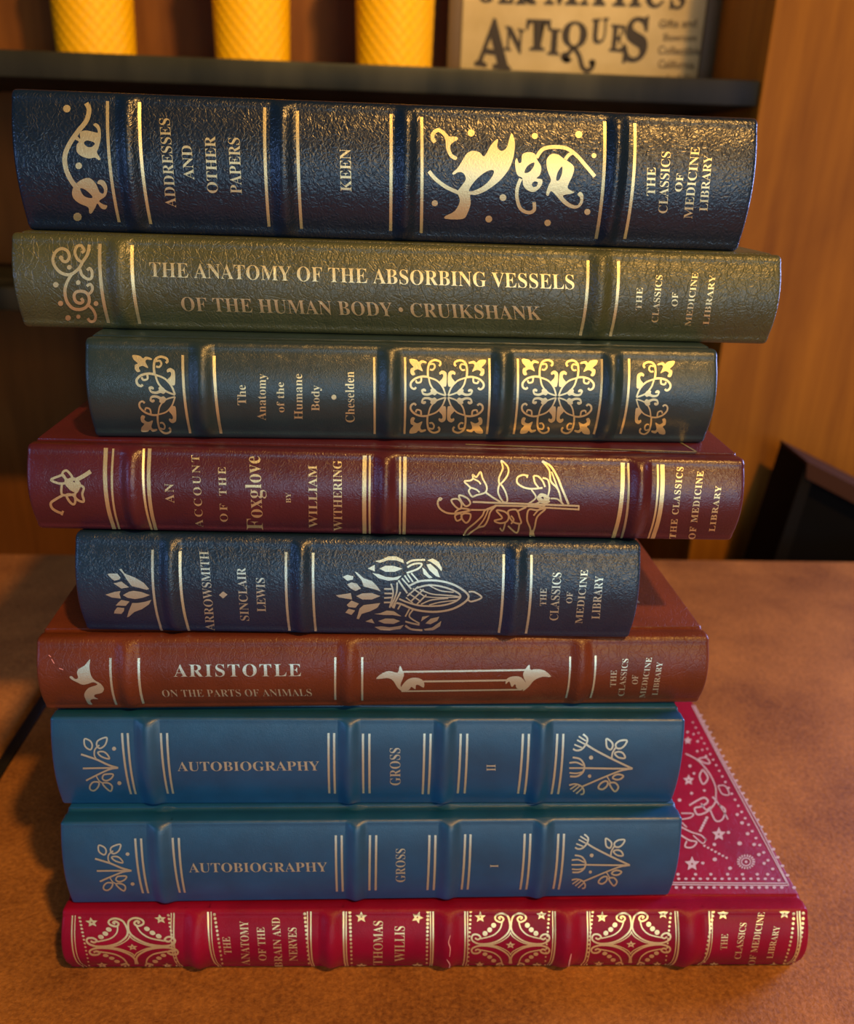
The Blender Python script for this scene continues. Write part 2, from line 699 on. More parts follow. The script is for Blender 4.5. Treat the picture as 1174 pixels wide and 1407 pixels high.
def text_mesh(s, bold_serif=True, space=1.0, weight=0.0, res=3):
    """outline mesh of a line of lettering: list of verts, faces, width, cap height"""
    key = (s, bold_serif, space, weight)
    if key in _tc:
        return _tc[key]
    out = []
    for body in (s, 'H'):
        cu = bpy.data.curves.new('lettering_curve', 'FONT')
        cu.body = serif(body) if bold_serif else body
        cu.space_character = space
        cu.offset = weight
        cu.resolution_u = res
        ob = bpy.data.objects.new('lettering_curve', cu)
        COL.objects.link(ob)
        bpy.context.view_layer.update()
        dg = bpy.context.evaluated_depsgraph_get()
        me = bpy.data.meshes.new_from_object(ob.evaluated_get(dg))
        out.append(([v.co.copy() for v in me.vertices], [tuple(p.vertices) for p in me.polygons]))
        bpy.data.objects.remove(ob)
        bpy.data.curves.remove(cu)
        bpy.data.meshes.remove(me)
    (v, f), (hv, _) = out
    x0 = min(p.x for p in v)
    x1 = max(p.x for p in v)
    cap = max(p.y for p in hv) - min(p.y for p in hv)
    base = min(p.y for p in hv)
    _tc[key] = ([((p.x - x0) / (x1 - x0), (p.y - base) / cap) for p in v], f)
    return _tc[key]


def lettering(mapper, s, a, b, c, material, parent, name='lettering', z=ident, space=1.0, bold=True, weight=-0.006, maxlen=0.0011, fit=None):
    """line of letters: baseline from photo point a to b, cap height reaching c above a"""
    v, f = text_mesh(s, bold, space, weight)
    if fit == 'box':
        y0, y1 = min(p[1] for p in v), max(p[1] for p in v)
        v = [(x, (y - y0) / (y1 - y0)) for x, y in v]
    A, B, C = (Vector(z(p)) for p in (a, b, c))
    u0 = mapper.uw(A)
    q0 = to_px(mapper, u0)
    if abs(B.y - A.y) > abs(B.x - A.x):          # reads upward: capitals point along the book
        n = to_px(mapper, (u0[0] - 0.002, u0[1])) - q0
        cap = n.normalized() * (C - A).length
    else:
        n = to_px(mapper, (u0[0], u0[1] + 0.002)) - q0
        cap = n.normalized() * (C - A).length
    e1 = B - A
    bm = bmesh.new()
    vs = [bm.verts.new((*mapper.uw(A + e1 * x + cap * y), 0)) for x, y in v]
    for q in f:
        try:
            bm.faces.new([vs[i] for i in q])
        except ValueError:
            pass
    return finish_decal(bm, mapper, name, material, parent, maxlen)


# ------------------------------------------------------------------ books
class Book:
    def __init__(self, key, label, xc, y, yaw, T, L, z, leather_, W, b, r, group):
        self.T, self.L, self.W = T, L, W
        loc, rz = (xc, y, z), math.radians(yaw)
        self.e = thing('leather_book', label, 'book', loc, rz, group)
        self.lm = leather_
        self.s = Spine(loc, rz, T, L, b, r)
        self.top = PlaneZ(loc, rz, T)
        self.jd = max(0.0085, r + 0.004)
        self._boards()

    def _boards(self):
        T, L, W, jd = self.T, self.L, self.W, self.jd
        tb = 0.0030
        self.cover = box('cover_board', (-L / 2 + 0.0004, jd, T - tb), (L / 2 - 0.0004, W, T), self.lm, self.e, 0.0009)
        box('cover_board', (-L / 2 + 0.0004, jd, 0), (L / 2 - 0.0004, W, tb), self.lm, self.e, 0.0009)
        box('page_block', (-L / 2 + 0.0035, 0.0035, tb + 0.0001), (L / 2 - 0.0035, W - 0.0035, T - tb - 0.0001), PAGE, self.e)

    def path(self):
        """outline of the spine from the lower joint round the front to the upper joint: (depth, height)"""
        T, r, jd = self.T, self.s.r, self.jd
        pts = []
        n = 8
        low = [(jd + 0.0006, 0.0002), (jd - 0.0002, 0.0009), (jd - 0.0016, 0.0010), (jd - 0.0030, 0.0002)]
        pts += low
        if r < jd - 0.0032:
            pts.append((r, 0.0))
        for k in range(1, n):
            a = math.pi / 2 * k / n
            pts.append((r - r * math.sin(a), r - r * math.cos(a)))
        m_ = 28
        for k in range(m_ + 1):
            w = r + (T - 2 * r) * k / m_
            pts.append((self.s.base(w), w))
        for k in range(n - 1, 0, -1):
            a = math.pi / 2 * k / n
            pts.append((r - r * math.sin(a), T - r + r * math.cos(a)))
        if r < jd - 0.0032:
            pts.append((r, T))
        pts += [(d, T - w) for d, w in reversed(low)]
        return pts

    def strip(self, us, hs, name, ends):
        P = self.path()
        n = len(P)
        nor = []
        for i in range(n):
            a, b = P[max(0, i - 1)], P[min(n - 1, i + 1)]
            dx, dy = b[0] - a[0], b[1] - a[1]
            l = math.hypot(dx, dy)
            nor.append((-dy / l, dx / l))
        bm = bmesh.new()
        rows = []
        for u, h in zip(us, hs):
            row = []
            for (d, w), nn in zip(P, nor):
                if h >= 0:
                    row.append(bm.verts.new((u, d - h * self.s.fade(w), w)))
                else:
                    row.append(bm.verts.new((u, d - h * -nn[0] * -1 if False else d + nn[0] * h, w + nn[1] * h)))
            rows.append(row)
        for a, b in zip(rows[:-1], rows[1:]):
            for i in range(n - 1):
                bm.faces.new((a[i], a[i + 1], b[i + 1], b[i]))
        return mesh_obj(name, bm, self.lm, self.e, True)

    def spine(self):
        L = self.L
        P = self.path()
        us = [-L / 2, -L / 2, -L / 2 + 0.0003, -L / 2 + 0.0008, -L / 2 + 0.0016]
        hs = [-0.0022, -0.0009, -0.0004, -0.0001, 0]
        N = 60
        mid = [-L / 2 + 0.0016 + (L - 0.0032) * k / N for k in range(1, N)]
        us2 = us + mid + [-u for u in reversed(us)]
        hs2 = hs + [0] * len(mid) + hs[::-1]
        self.sp = self.strip(us2, hs2, 'spine', True)
        for uc, hw, hh in self.s.bands:
            k = 14
            uu = [uc - hw + 2 * hw * i / k for i in range(k + 1)]
            self.strip(uu, [max(0.00001, self.s.band_h(u)) - (0.00002 if i in (0, k) else 0) * 0 for i, u in enumerate(uu)], 'raised_band', False)

    def band(self, pa, pb, frac=0.40, h=0.0016):
        """raised band midway between two photo points lying on the rules either side of it"""
        ua, ub = self.s.uw(pa)[0], self.s.uw(pb)[0]
        self.s.bands.append(((ua + ub) / 2, abs(ub - ua) * frac, h * 1.2))

    def rules(self, lst, w=4.0, material=None, z=ident):
        for it in lst:
            a, b = z(it[0]), z(it[1])
            ww = it[2] if len(it) > 2 else w
            A, B = self.s.uw(a), self.s.uw(b)
            d = Decal(self.s)
            # width in surface units taken at the middle of the rule
            mx = ((a[0] + b[0]) / 2, (a[1] + b[1]) / 2)
            u0, u1 = self.s.uw((mx[0] - ww / 2, mx[1]))[0], self.s.uw((mx[0] + ww / 2, mx[1]))[0]
            hw = abs(u1 - u0) / 2
            n = 24
            for k in range(n + 1):
                t = k / n
                u, v = A[0] + (B[0] - A[0]) * t, A[1] + (B[1] - A[1]) * t
                d.v += [(u - hw, v), (u + hw, v)]
            d.f = [(2 * k, 2 * k + 1, 2 * k + 3, 2 * k + 2) for k in range(n)]
            d.build('gilt_rule', material or GOLD, self.sp, 0)

    def text(self, items, z, material=None, name='gilt_lettering', **kw):
        for it in items:
            s, a, b, c = it[:4]
            k = dict(kw)
            if len(it) > 4:
                k.update(it[4])
            lettering(self.s, s, a, b, c, material or GOLD, self.sp, name, z, **k)

    def decal(self, z=ident):
        return Decal(self.s, z)


G = 'leather bound books in the stack'
BK = {
    # key: xc, y, yaw, T, L, z
    'willis': (0.0111, 0.2521, 2.63, 0.0290, 0.2844, 0.0),
    'gross1': (-0.0141, 0.2566, 3.58, 0.0379, 0.2292, 0.0290),
    'gross2': (-0.0167, 0.2657, 3.17, 0.0380, 0.2300, 0.0669),
    'arist': (-0.0143, 0.2729, 4.56, 0.0292, 0.2409, 0.1049),
    'arrow': (-0.0221, 0.2741, 2.37, 0.0375, 0.1944, 0.1341),
    'fox': (-0.0123, 0.2785, 2.64, 0.0303, 0.2410, 0.1716),
    'ches': (-0.0074, 0.2921, 4.93, 0.0337, 0.2131, 0.2019),
    'cruik': (-0.0098, 0.3071, 3.87, 0.0310, 0.2614, 0.2356),
    'keen': (-0.0156, 0.3174, 3.70, 0.0438, 0.2477, 0.2666),
}
zA, zB = zoom(0, 100, .4770), zoom(540, 130, .4770)
zC, zD = zoom(0, 310, .4770), zoom(540, 320, .4770)
zE, zF = zoom(90, 450, .3918), zoom(520, 450, .4174)
zG, zH = zoom(20, 590, .4429), zoom(520, 590, .4429)
zI, zJ = zoom(80, 720, .3578), zoom(420, 720, .4770)
zK, zL = zoom(40, 860, .4089), zoom(470, 860, .4429)
zM, zN = zoom(50, 970, .3833), zoom(480, 960, .4089)
zO, zP = zoom(70, 1220, .4685), zoom(600, 1220, .4514)

# ---- Addresses and other papers
bk = Book('keen', 'thick navy book at the very top of the stack with a large gold flower panel', *BK['keen'], L_NAVY, 0.155, 0.0045, 0.0032, G)
KR = [((148, 139), (164, 305)), ((192, 140.5), (207.5, 307.5)), ((364, 147.7), (370, 311)), ((409, 152.5), (414.5, 314)),
      ((537.6, 157), (537, 317)), ((579.6, 161), (579, 320)), ((831, 167), (819, 328)), ((872.5, 169.6), (858.6, 328))]


def midp(r):
    return ((r[0][0] + r[1][0]) / 2, (r[0][1] + r[1][1]) / 2)


for i in (0, 2, 4, 6):
    bk.band(midp(KR[i]), midp(KR[i + 1]), 0.40, 0.0017)
bk.spine()
bk.rules(KR, 4.2)
bk.text([('ADDRESSES', (508, 388), (489, 132), (478, 388)), ('AND', (560, 308), (552, 210), (531, 308)),
         ('OTHER', (628, 347), (620, 183), (598, 347)), ('PAPERS', (697, 348), (690, 188), (665, 350))], zA, name='title_lettering')
bk.text([('KEEN', (1013, 342), (1010, 220), (982, 342))], zA, name='author_lettering')
bk.text([('THE', (755, 292), (757, 210), (731, 290)), ('CLASSICS', (790, 342), (800, 165), (765, 340)), ('OF', (832, 280), (838, 228), (812, 278)),
         ('MEDICINE', (862, 357), (884, 152), (838, 353)), ('LIBRARY', (906, 336), (920, 175), (883, 333))], zB, name='series_lettering')
d = bk.decal(zoom(0, 90, .17778))
for c in ((518, 335, 30), (610, 775, 26), (600, 1168, 33)):
    d.dot(c[:2], c[2])
d.stroke([(668, 292), (690, 345), (668, 430), (605, 510), (540, 605), (503, 700), (512, 800), (550, 885), (590, 940)], 37)
d.poly([(620, 520), (660, 503), (720, 513), (757, 520), (748, 485), (722, 460), (745, 447), (775, 480), (781, 560), (762, 640), (750, 672), (778, 720), (765, 731), (733, 712), (690, 719), (630, 700), (594, 665), (595, 612), (612, 590), (580, 570), (600, 548), (622, 568)], [[(650, 600), (675, 580), (735, 600), (710, 630), (675, 628)]])
d.poly([(558, 990), (570, 938), (620, 888), (690, 868), (740, 910), (772, 978), (800, 988), (804, 955), (780, 922), (753, 910), (770, 884), (810, 895), (832, 950), (815, 1010), (768, 1045), (800, 1072), (830, 1082), (815, 1110), (780, 1100), (755, 1065), (738, 1095), (710, 1140), (690, 1136), (683, 1095), (620, 1067), (575, 1032)], [[(620, 950), (662, 960), (715, 1010), (700, 1024), (648, 1005)]])
d.build('gilt_vine_ornament', GOLD, bk.sp)
d = bk.decal(zoom(570, 160, .2385))
for x, y, r in ((325, 96, 21), (692, 114, 18), (945, 105, 21), (1033, 226, 15), (116, 499, 18), (509, 467, 20), (427, 590, 20), (766, 612, 19), (995, 549, 18)):
    d.dot((x, y), r)
d.stroke([(118, 150), (104, 130), (106, 100), (132, 80), (160, 92), (188, 120)], 22)
d.poly([(160, 95), (190, 115), (240, 118), (250, 132), (225, 148), (205, 170), (215, 215), (245, 235), (235, 251), (205, 235), (182, 190), (178, 140)])
d.poly([(218, 325), (245, 300), (270, 262), (300, 215), (335, 198), (375, 208), (402, 230), (440, 165), (480, 130), (475, 175), (500, 200), (530, 180), (545, 130), (560, 98), (577, 150), (570, 230), (545, 300), (500, 360), (450, 402), (400, 434), (350, 452), (320, 452), (323, 500), (303, 560), (275, 590), (180, 589), (178, 572), (230, 545), (260, 490), (250, 450), (240, 440), (270, 400), (295, 360), (278, 325), (248, 322), (225, 336)], [[(312, 425), (340, 380), (380, 340), (425, 312), (455, 312), (450, 340), (415, 385), (370, 415), (330, 430)]])
d.stroke([(82, 316), (120, 360), (180, 405), (250, 438)], 22)
d.poly([(588, 240), (600, 268), (615, 262), (620, 220), (650, 207), (690, 213), (706, 250), (729, 290), (722, 335), (702, 357), (735, 363), (728, 402), (690, 434), (650, 425), (625, 395), (620, 355), (590, 335), (578, 270)], [[(632, 324), (650, 285), (688, 265), (685, 290), (660, 320)], [(675, 390), (690, 374), (710, 380), (702, 402), (684, 406)]])
d.stroke([(612, 358), (592, 410), (590, 470), (610, 530), (655, 553), (688, 538), (688, 493)], 20)
d.stroke([(702, 238), (735, 192), (790, 177), (870, 183), (930, 222), (985, 283), (1038, 346)], 22)
d.stroke([(868, 248), (885, 225), (905, 212)], 20)
d.poly([(760, 250), (790, 216), (830, 222), (860, 245), (885, 260), (918, 290), (910, 340), (882, 400), (890, 420), (919, 436), (895, 446), (855, 455), (870, 480), (900, 503), (935, 512), (953, 490), (952, 465), (938, 450), (955, 433), (972, 455), (967, 500), (940, 527), (900, 527), (855, 500), (810, 450), (785, 430), (770, 456), (757, 446), (770, 400), (785, 365), (765, 310)], [[(815, 365), (825, 320), (850, 288), (848, 330), (832, 366)]])
d.build('gilt_flower_ornament', GOLD, bk.sp)

# ---- Anatomy of the absorbing vessels
bk = Book('cruik', 'olive green book second from the top, title in two long gold lines', *BK['cruik'], L_OLIVE, 0.165, 0.0035, 0.0028, G)
KR = [((137.5, 335), (149.4, 443.6), 4.6), ((182, 337), (192.4, 444.8), 4.4), ((808, 358), (797.8, 460.7), 4), ((850, 359), (839, 461.7), 4)]
bk.band(midp(KR[0]), midp(KR[1]), 0.42, 0.0016)
bk.band(midp(KR[2]), midp(KR[3]), 0.42, 0.0016)
bk.spine()
bk.rules(KR)
bk.text([('THE ANATOMY OF THE ABSORBING VESSELS', (206, 380), (789.5, 397.5), (206, 360.5)),
         ('OF THE HUMAN BODY • CRUIKSHANK', (250.4, 426.5), (745, 439.5), (250.4, 408))], ident, name='title_lettering', weight=-0.006)
bk.text([('THE', (716, 222), (720, 158), (699, 221)), ('CLASSICS', (763, 258), (777, 122), (745, 257)), ('OF', (820, 212), (822, 172), (803, 211)),
         ('MEDICINE', (858, 268), (880, 115), (841, 267)), ('LIBRARY', (910, 264), (930, 122), (893, 263))], zD, name='series_lettering')
d = bk.decal(zoom(60, 325, .11925))
d.stroke([(200, 248), (228, 285), (270, 287), (298, 235), (275, 168), (210, 142), (145, 175), (108, 260), (130, 340), (190, 410), (270, 440), (340, 425), (410, 365), (450, 295), (505, 210), (530, 95)], 36)
d.stroke([(438, 190), (468, 162), (440, 112), (390, 113), (362, 180), (390, 258), (440, 295)], 34)
d.stroke([(503, 392), (532, 367), (560, 410), (552, 478), (503, 488), (442, 440), (420, 375)], 34)
d.stroke([(330, 425), (270, 530), (247, 630), (267, 740), (330, 818), (410, 838), (480, 818), (524, 760), (522, 690), (490, 645), (430, 628), (372, 642), (352, 690), (375, 748), (425, 766), (455, 742), (432, 708)], 36)
d.stroke([(498, 572), (538, 548), (565, 590), (548, 640), (510, 668)], 32)
d.stroke([(520, 790), (570, 840), (600, 910), (585, 968), (540, 976), (510, 938)], 32)
for x, y, r in ((202, 246, 26), (298, 355, 28), (400, 530, 28), (142, 555, 33), (197, 768, 31), (605, 770, 29), (283, 935, 33), (402, 920, 25)):
    d.dot((x, y), r)
d.build('gilt_scroll_ornament', GOLD, bk.sp)

# ---- Anatomy of the humane body
bk = Book('ches', 'dark green book with square gold scroll panels, beneath the olive green book', *BK['ches'], L_GREEN, 0.15, 0.004, 0.0030, G)
KR = [((251.4, 488), (261.6, 595), 3.6), ((294.5, 489), (304, 595.4), 4.0), ((514.3, 491), (515, 596), 3.0), ((556.7, 491), (556, 596), 3.0),
      ((672.4, 492.6), (669, 596), 3.0), ((711.6, 493), (706, 596), 3.0), ((826.8, 493.4), (816, 596), 3.0), ((864.4, 493), (852.7, 595.7), 3.2)]
for i in (0, 2, 4, 6):
    bk.band(midp(KR[i]), midp(KR[i + 1]), 0.42, 0.0016)
bk.spine()
bk.rules(KR, 3.2)
bk.text([('The', (634, 272), (632, 202), (604, 272)), ('Anatomy', (703, 325), (703, 163), (673, 325)), ('of the', (768, 297), (766, 192), (742, 297)),
         ('Humane', (832, 322), (830, 163), (803, 322)), ('Body', (891, 292), (891, 203), (863, 292))], zE, name='title_lettering')
bk.text([('Cheselden', (1014, 332), (1012, 155), (983, 332))], zE, name='author_lettering')
bk.decal(zE).dot((942, 244), 9).build('gilt_dot', GOLD, bk.sp)
QS = [([(375, 335), (470, 372), (540, 450), (578, 552)], 24), ([(375, 335), (400, 430), (470, 512), (578, 552)], 24),
      ([(367, 335), (365, 240), (385, 160), (440, 125), (500, 142), (510, 175), (493, 195)], 30), ([(380, 180), (430, 172), (445, 210), (420, 243), (388, 238)], 26),
      ([(375, 330), (300, 325), (220, 350), (170, 400), (170, 450), (205, 475), (230, 455)], 30), ([(290, 335), (284, 388), (240, 400), (226, 370)], 26)]
QP = [[(155, 115), (230, 122), (260, 150), (290, 128), (345, 145), (345, 167), (300, 162), (282, 190), (306, 262), (250, 238), (205, 260), (218, 300), (185, 312), (163, 280), (168, 230), (198, 210), (160, 165)],
      [(585, 300), (582, 430), (555, 446), (530, 440), (500, 390), (535, 345), (545, 310), (530, 292), (505, 302), (498, 275), (530, 250), (566, 262)],
      [(288, 490), (320, 468), (347, 485), (340, 507), (315, 502), (320, 520), (360, 528), (400, 510), (398, 480), (440, 468), (478, 515), (450, 550), (420, 540), (370, 556), (310, 545)]]


def quad_map(tl, tr, bl, br):
    def f(p):   # p in -1..1
        a, b = (p[0] + 1) / 2, (p[1] + 1) / 2
        return tuple((tl[i] * (1 - a) + tr[i] * a) * (1 - b) + (bl[i] * (1 - a) + br[i] * a) * b for i in (0, 1))
    return f


def scroll_panel(book, corners, quadrants, name):
    q = quad_map(*corners)
    d = Decal(book.s)
    for sx, sy in quadrants:
        d.z = lambda p: q((sx * (592 - p[0]) / 440, sy * (563 - p[1]) / 450))
        for pts, w in QS:
            d.stroke(pts, w * 0.82)
        for pts in QP:
            d.poly(pts)
    return d.build(name, GOLD, book.sp)


zm = zoom(545, 480, .11925)
scroll_panel(bk, [zm(p) for p in ((150, 110), (1030, 120), (150, 968), (995, 968))], ((-1, -1), (1, -1), (-1, 1), (1, 1)), 'gilt_scroll_panel')
scroll_panel(bk, [zF(p) for p in ((473, 103), (722, 107), (467, 349), (696, 351))], ((-1, -1), (1, -1), (-1, 1), (1, 1)), 'gilt_scroll_panel')
zm = zoom(170, 480, .11925)
scroll_panel(bk, [zm(p) for p in ((100, 65), (1090, 95), (205, 948), (1035, 1032))], ((-1, -1), (-1, 1)), 'gilt_half_scroll')
zm = zoom(830, 480, .11073)
scroll_panel(bk, [zm(p) for p in ((-60, 150), (880, 145), (-20, 1075), (760, 1052))], ((1, -1), (1, 1)), 'gilt_half_scroll')

# ---- An account of the foxglove
bk = Book('fox', 'maroon book with a gold flower spray on its spine, under the dark green book', *BK['fox'], L_MAROON, 0.165, 0.0038, 0.0024, G)
KR = [((145.8, 615.7), (157.3, 726.4), 5.6), ((156, 616.6), (164.2, 726.4), 3.0), ((198, 616.6), (209.6, 728), 3.0), ((206, 616.6), (215, 728), 5.0),
      ((501.4, 626), (501, 736), 5.6), ((508.6, 626), (508.2, 736), 2.8), ((550, 627.6), (549.7, 737.5), 2.6), ((556.8, 627.6), (555.4, 738), 4.6),
      ((856, 635.6), (844.6, 743.5), 5.6), ((863.4, 636), (851.4, 743.8), 2.8), ((904, 638), (893, 744), 2.8), ((910.4, 638), (899, 744.5), 6.0)]
for i in (1, 5, 9):
    bk.band(midp(KR[i]), midp(KR[i + 1]), 0.40, 0.0019)
bk.spine()
bk.rules(KR)
bk.text([('AN', (496, 228), (493, 168), (469, 228), {'space': 1.25}), ('ACCOUNT', (586, 303), (573, 80), (562, 303), {'space': 1.35}), ('OF THE', (662, 286), (655, 117), (639, 286), {'space': 1.35}),
         ('Foxglove', (771, 311), (762, 83), (722, 317)), ('BY', (858, 228), (857, 196), (843, 228))], zG, name='title_lettering')
bk.text([('WILLIAM', (940, 305), (938, 112), (914, 303)), ('WITHERING', (1017, 315), (1015, 97), (991, 318))], zG, name='author_lettering')
bk.text([('THE CLASSICS', (922.5, 338), (947, 117), (904, 345), {'space': 1.2}), ('OF MEDICINE', (982.5, 340), (1010, 130), (963, 345), {'space': 1.2}), ('LIBRARY', (1044, 316), (1065, 175), (1026, 314), {'space': 1.15})], zH, name='series_lettering', weight=0.008)
d = bk.decal(zoom(50, 620, .13629))
d.stroke([(550, 203), (480, 248), (400, 292)], 42)
for pts in ([(150, 290), (220, 255), (275, 242), (300, 310), (240, 325)], [(268, 245), (275, 205), (312, 198), (362, 260), (340, 302)], [(440, 350), (480, 370), (465, 430), (480, 505), (420, 490), (390, 440)], [(305, 440), (340, 510), (382, 532), (395, 480), (368, 440)]):
    d.stroke(pts, 24, closed=True)
d.poly([(285, 300), (340, 268), (400, 268), (442, 310), (452, 350), (432, 390), (412, 420), (360, 402), (326, 375), (296, 340)], [[(368, 300), (390, 298), (386, 314)]])
d.stroke([(260, 325), (258, 430), (330, 440), (395, 430)], 24)
d.stroke([(272, 440), (200, 480), (148, 520), (160, 570), (210, 605), (262, 622)], 26)
d.stroke([(272, 598), (255, 642)], 22)
d.build('gilt_bloom_ornament', GOLD, bk.sp)
d = bk.decal(zoom(590, 620, .18739))
for pts, w in (([(318, 370), (520, 378), (720, 385), (1100, 400)], 14), ([(480, 397), (720, 402), (860, 412), (1100, 426)], 13), ([(1097, 396), (1096, 430)], 12), ([(295, 428), (430, 426), (485, 397)], 12),
               ([(95, 352), (76, 343), (62, 380), (80, 420), (130, 450), (195, 456)], 14), ([(76, 338), (84, 362)], 16),
               ([(410, 298), (470, 340), (525, 372)], 14), ([(720, 182), (690, 174), (650, 190), (645, 230), (690, 263), (750, 275), (832, 268)], 14), ([(722, 172), (716, 195)], 14),
               ([(765, 180), (800, 185), (832, 220), (850, 262)], 13), ([(765, 180), (775, 230), (802, 266)], 13), ([(830, 196), (870, 210), (882, 270), (870, 332)], 13),
               ([(750, 282), (782, 340), (722, 390), (780, 384), (832, 360), (885, 340)], 12), ([(890, 345), (940, 350), (985, 388)], 12), ([(740, 402), (830, 394), (885, 365)], 12),
               ([(828, 72), (890, 110), (940, 190), (972, 270), (1022, 388)], 16), ([(828, 72), (880, 140), (892, 220), (945, 280), (972, 382)], 14), ([(897, 150), (945, 280)], 11),
               ([(640, 440), (712, 408)], 14), ([(560, 515), (540, 580), (518, 560)], 12), ([(578, 545), (642, 596), (662, 530)], 13),
               ([(245, 640), (275, 575), (340, 520), (390, 470), (412, 430), (492, 397)], 13), ([(492, 397), (450, 440), (430, 500), (402, 545), (350, 562), (245, 640)], 13), ([(350, 562), (400, 500), (432, 430)], 11),
               ([(300, 265), (345, 280), (370, 302)], 12), ([(320, 200), (360, 220), (378, 242)], 12), ([(600, 470), (620, 500), (600, 530)], 12), ([(765, 470), (800, 430), (850, 395)], 12)):
    d.stroke(pts, w)
for pts in ([(162, 357), (210, 350), (237, 385), (226, 422), (190, 402)], [(218, 323), (275, 340), (302, 380), (270, 402), (240, 372)], [(190, 450), (230, 418), (302, 430), (240, 445)], [(203, 507), (190, 470), (230, 455), (237, 490)], [(267, 522), (235, 480), (255, 455), (302, 460), (295, 502)],
            [(258, 222), (300, 215), (320, 200), (320, 172), (345, 190), (376, 152), (392, 200), (422, 260), (410, 302), (350, 320), (315, 332), (290, 292), (300, 265)],
            [(528, 68), (578, 120), (572, 180), (520, 240), (512, 195), (540, 125)], [(520, 240), (505, 300), (540, 367), (572, 365), (560, 300)],
            [(493, 433), (550, 440), (582, 470), (570, 512), (520, 525), (478, 507), (535, 487)], [(578, 440), (640, 428), (662, 480), (672, 527), (610, 512)],
            [(738, 652), (772, 560), (792, 480), (852, 420), (790, 430), (730, 428), (718, 500), (742, 570)], [(742, 640), (755, 580), (770, 640)]):
    d.stroke(pts, 13, closed=True)
d.poly([(788, 342), (815, 308), (860, 318), (884, 350), (852, 382), (810, 372)], [[(820, 340), (835, 332), (840, 350)]])
d.build('gilt_flower_spray', GOLD, bk.sp)
d = Decal(bk.top)
d.stroke([(958, 621.5), (922, 600.5)], 1.6)
d.stroke([(958, 621.5), (800, 616.5), (640, 611)], 1.2, smooth=False)
d.build('gilt_cover_frame', GOLD, bk.cover, 0.004)

# ---- Arrowsmith
bk = Book('arrow', 'narrow blue black book with silvery lotus motif, between the maroon and chestnut books', *BK['arrow'], L_BLUEBLACK, 0.14, 0.0042, 0.0030, G)
KR = [((210, 755.4), (223, 866)), ((248, 757), (260, 866)), ((393.4, 758.6), (398, 866)), ((430.6, 759.4), (434, 866.7)), ((692.4, 761.5), (685.7, 869)), ((730.5, 762.5), (723, 870))]
for i in (0, 2, 4):
    bk.band(midp(KR[i]), midp(KR[i + 1]), 0.42, 0.0019)
bk.spine()
bk.rules(KR, 3.4, PALE_GOLD)
bk.text([('ARROWSMITH', (602, 408), (577, 105), (568, 408))], zI, PALE_GOLD, 'title_lettering')
bk.decal(zI).poly([(618, 272), (634, 258), (651, 270), (634, 285)], smooth=False).build('gilt_lozenge', PALE_GOLD, bk.sp)
bk.text([('SINCLAIR', (734, 370), (719, 168), (701, 368)), ('LEWIS', (798, 336), (793, 207), (765, 336))], zI, PALE_GOLD, 'author_lettering')
bk.text([('THE', (693, 235), (695, 185), (675, 233)), ('CLASSICS', (727, 277), (737, 140), (703, 275)), ('OF', (768, 228), (770, 195), (751, 227)),
         ('MEDICINE', (797, 286), (814, 132), (777, 284)), ('LIBRARY', (847, 273), (858, 150), (824, 271))], zJ, PALE_GOLD, 'series_lettering')
d = bk.decal(zoom(130, 750, .11925))
for pts in ([(148, 325), (175, 317), (265, 318), (302, 365), (285, 388), (230, 400), (200, 380)], [(217, 428), (250, 425), (310, 408), (398, 475), (310, 490)],
            [(285, 268), (310, 262), (350, 318), (470, 365), (570, 425), (632, 495), (600, 505), (510, 480), (430, 462), (385, 405), (335, 325)],
            [(125, 560), (230, 528), (302, 518), (288, 550), (305, 605), (200, 592)], [(328, 565), (400, 525), (450, 515), (540, 528), (640, 565), (560, 595), (470, 610), (380, 595)],
            [(245, 685), (270, 655), (310, 620), (405, 638), (360, 688)], [(225, 775), (232, 745), (262, 705), (345, 712), (338, 750), (310, 780)],
            [(375, 820), (395, 750), (435, 655), (500, 655), (590, 640), (657, 618), (630, 670), (550, 725), (460, 758), (400, 810)]):
    d.poly(pts, smooth=False)
d.build('gilt_lotus_bud', PALE_GOLD, bk.sp)
d = bk.decal(zoom(455, 755, .18739))
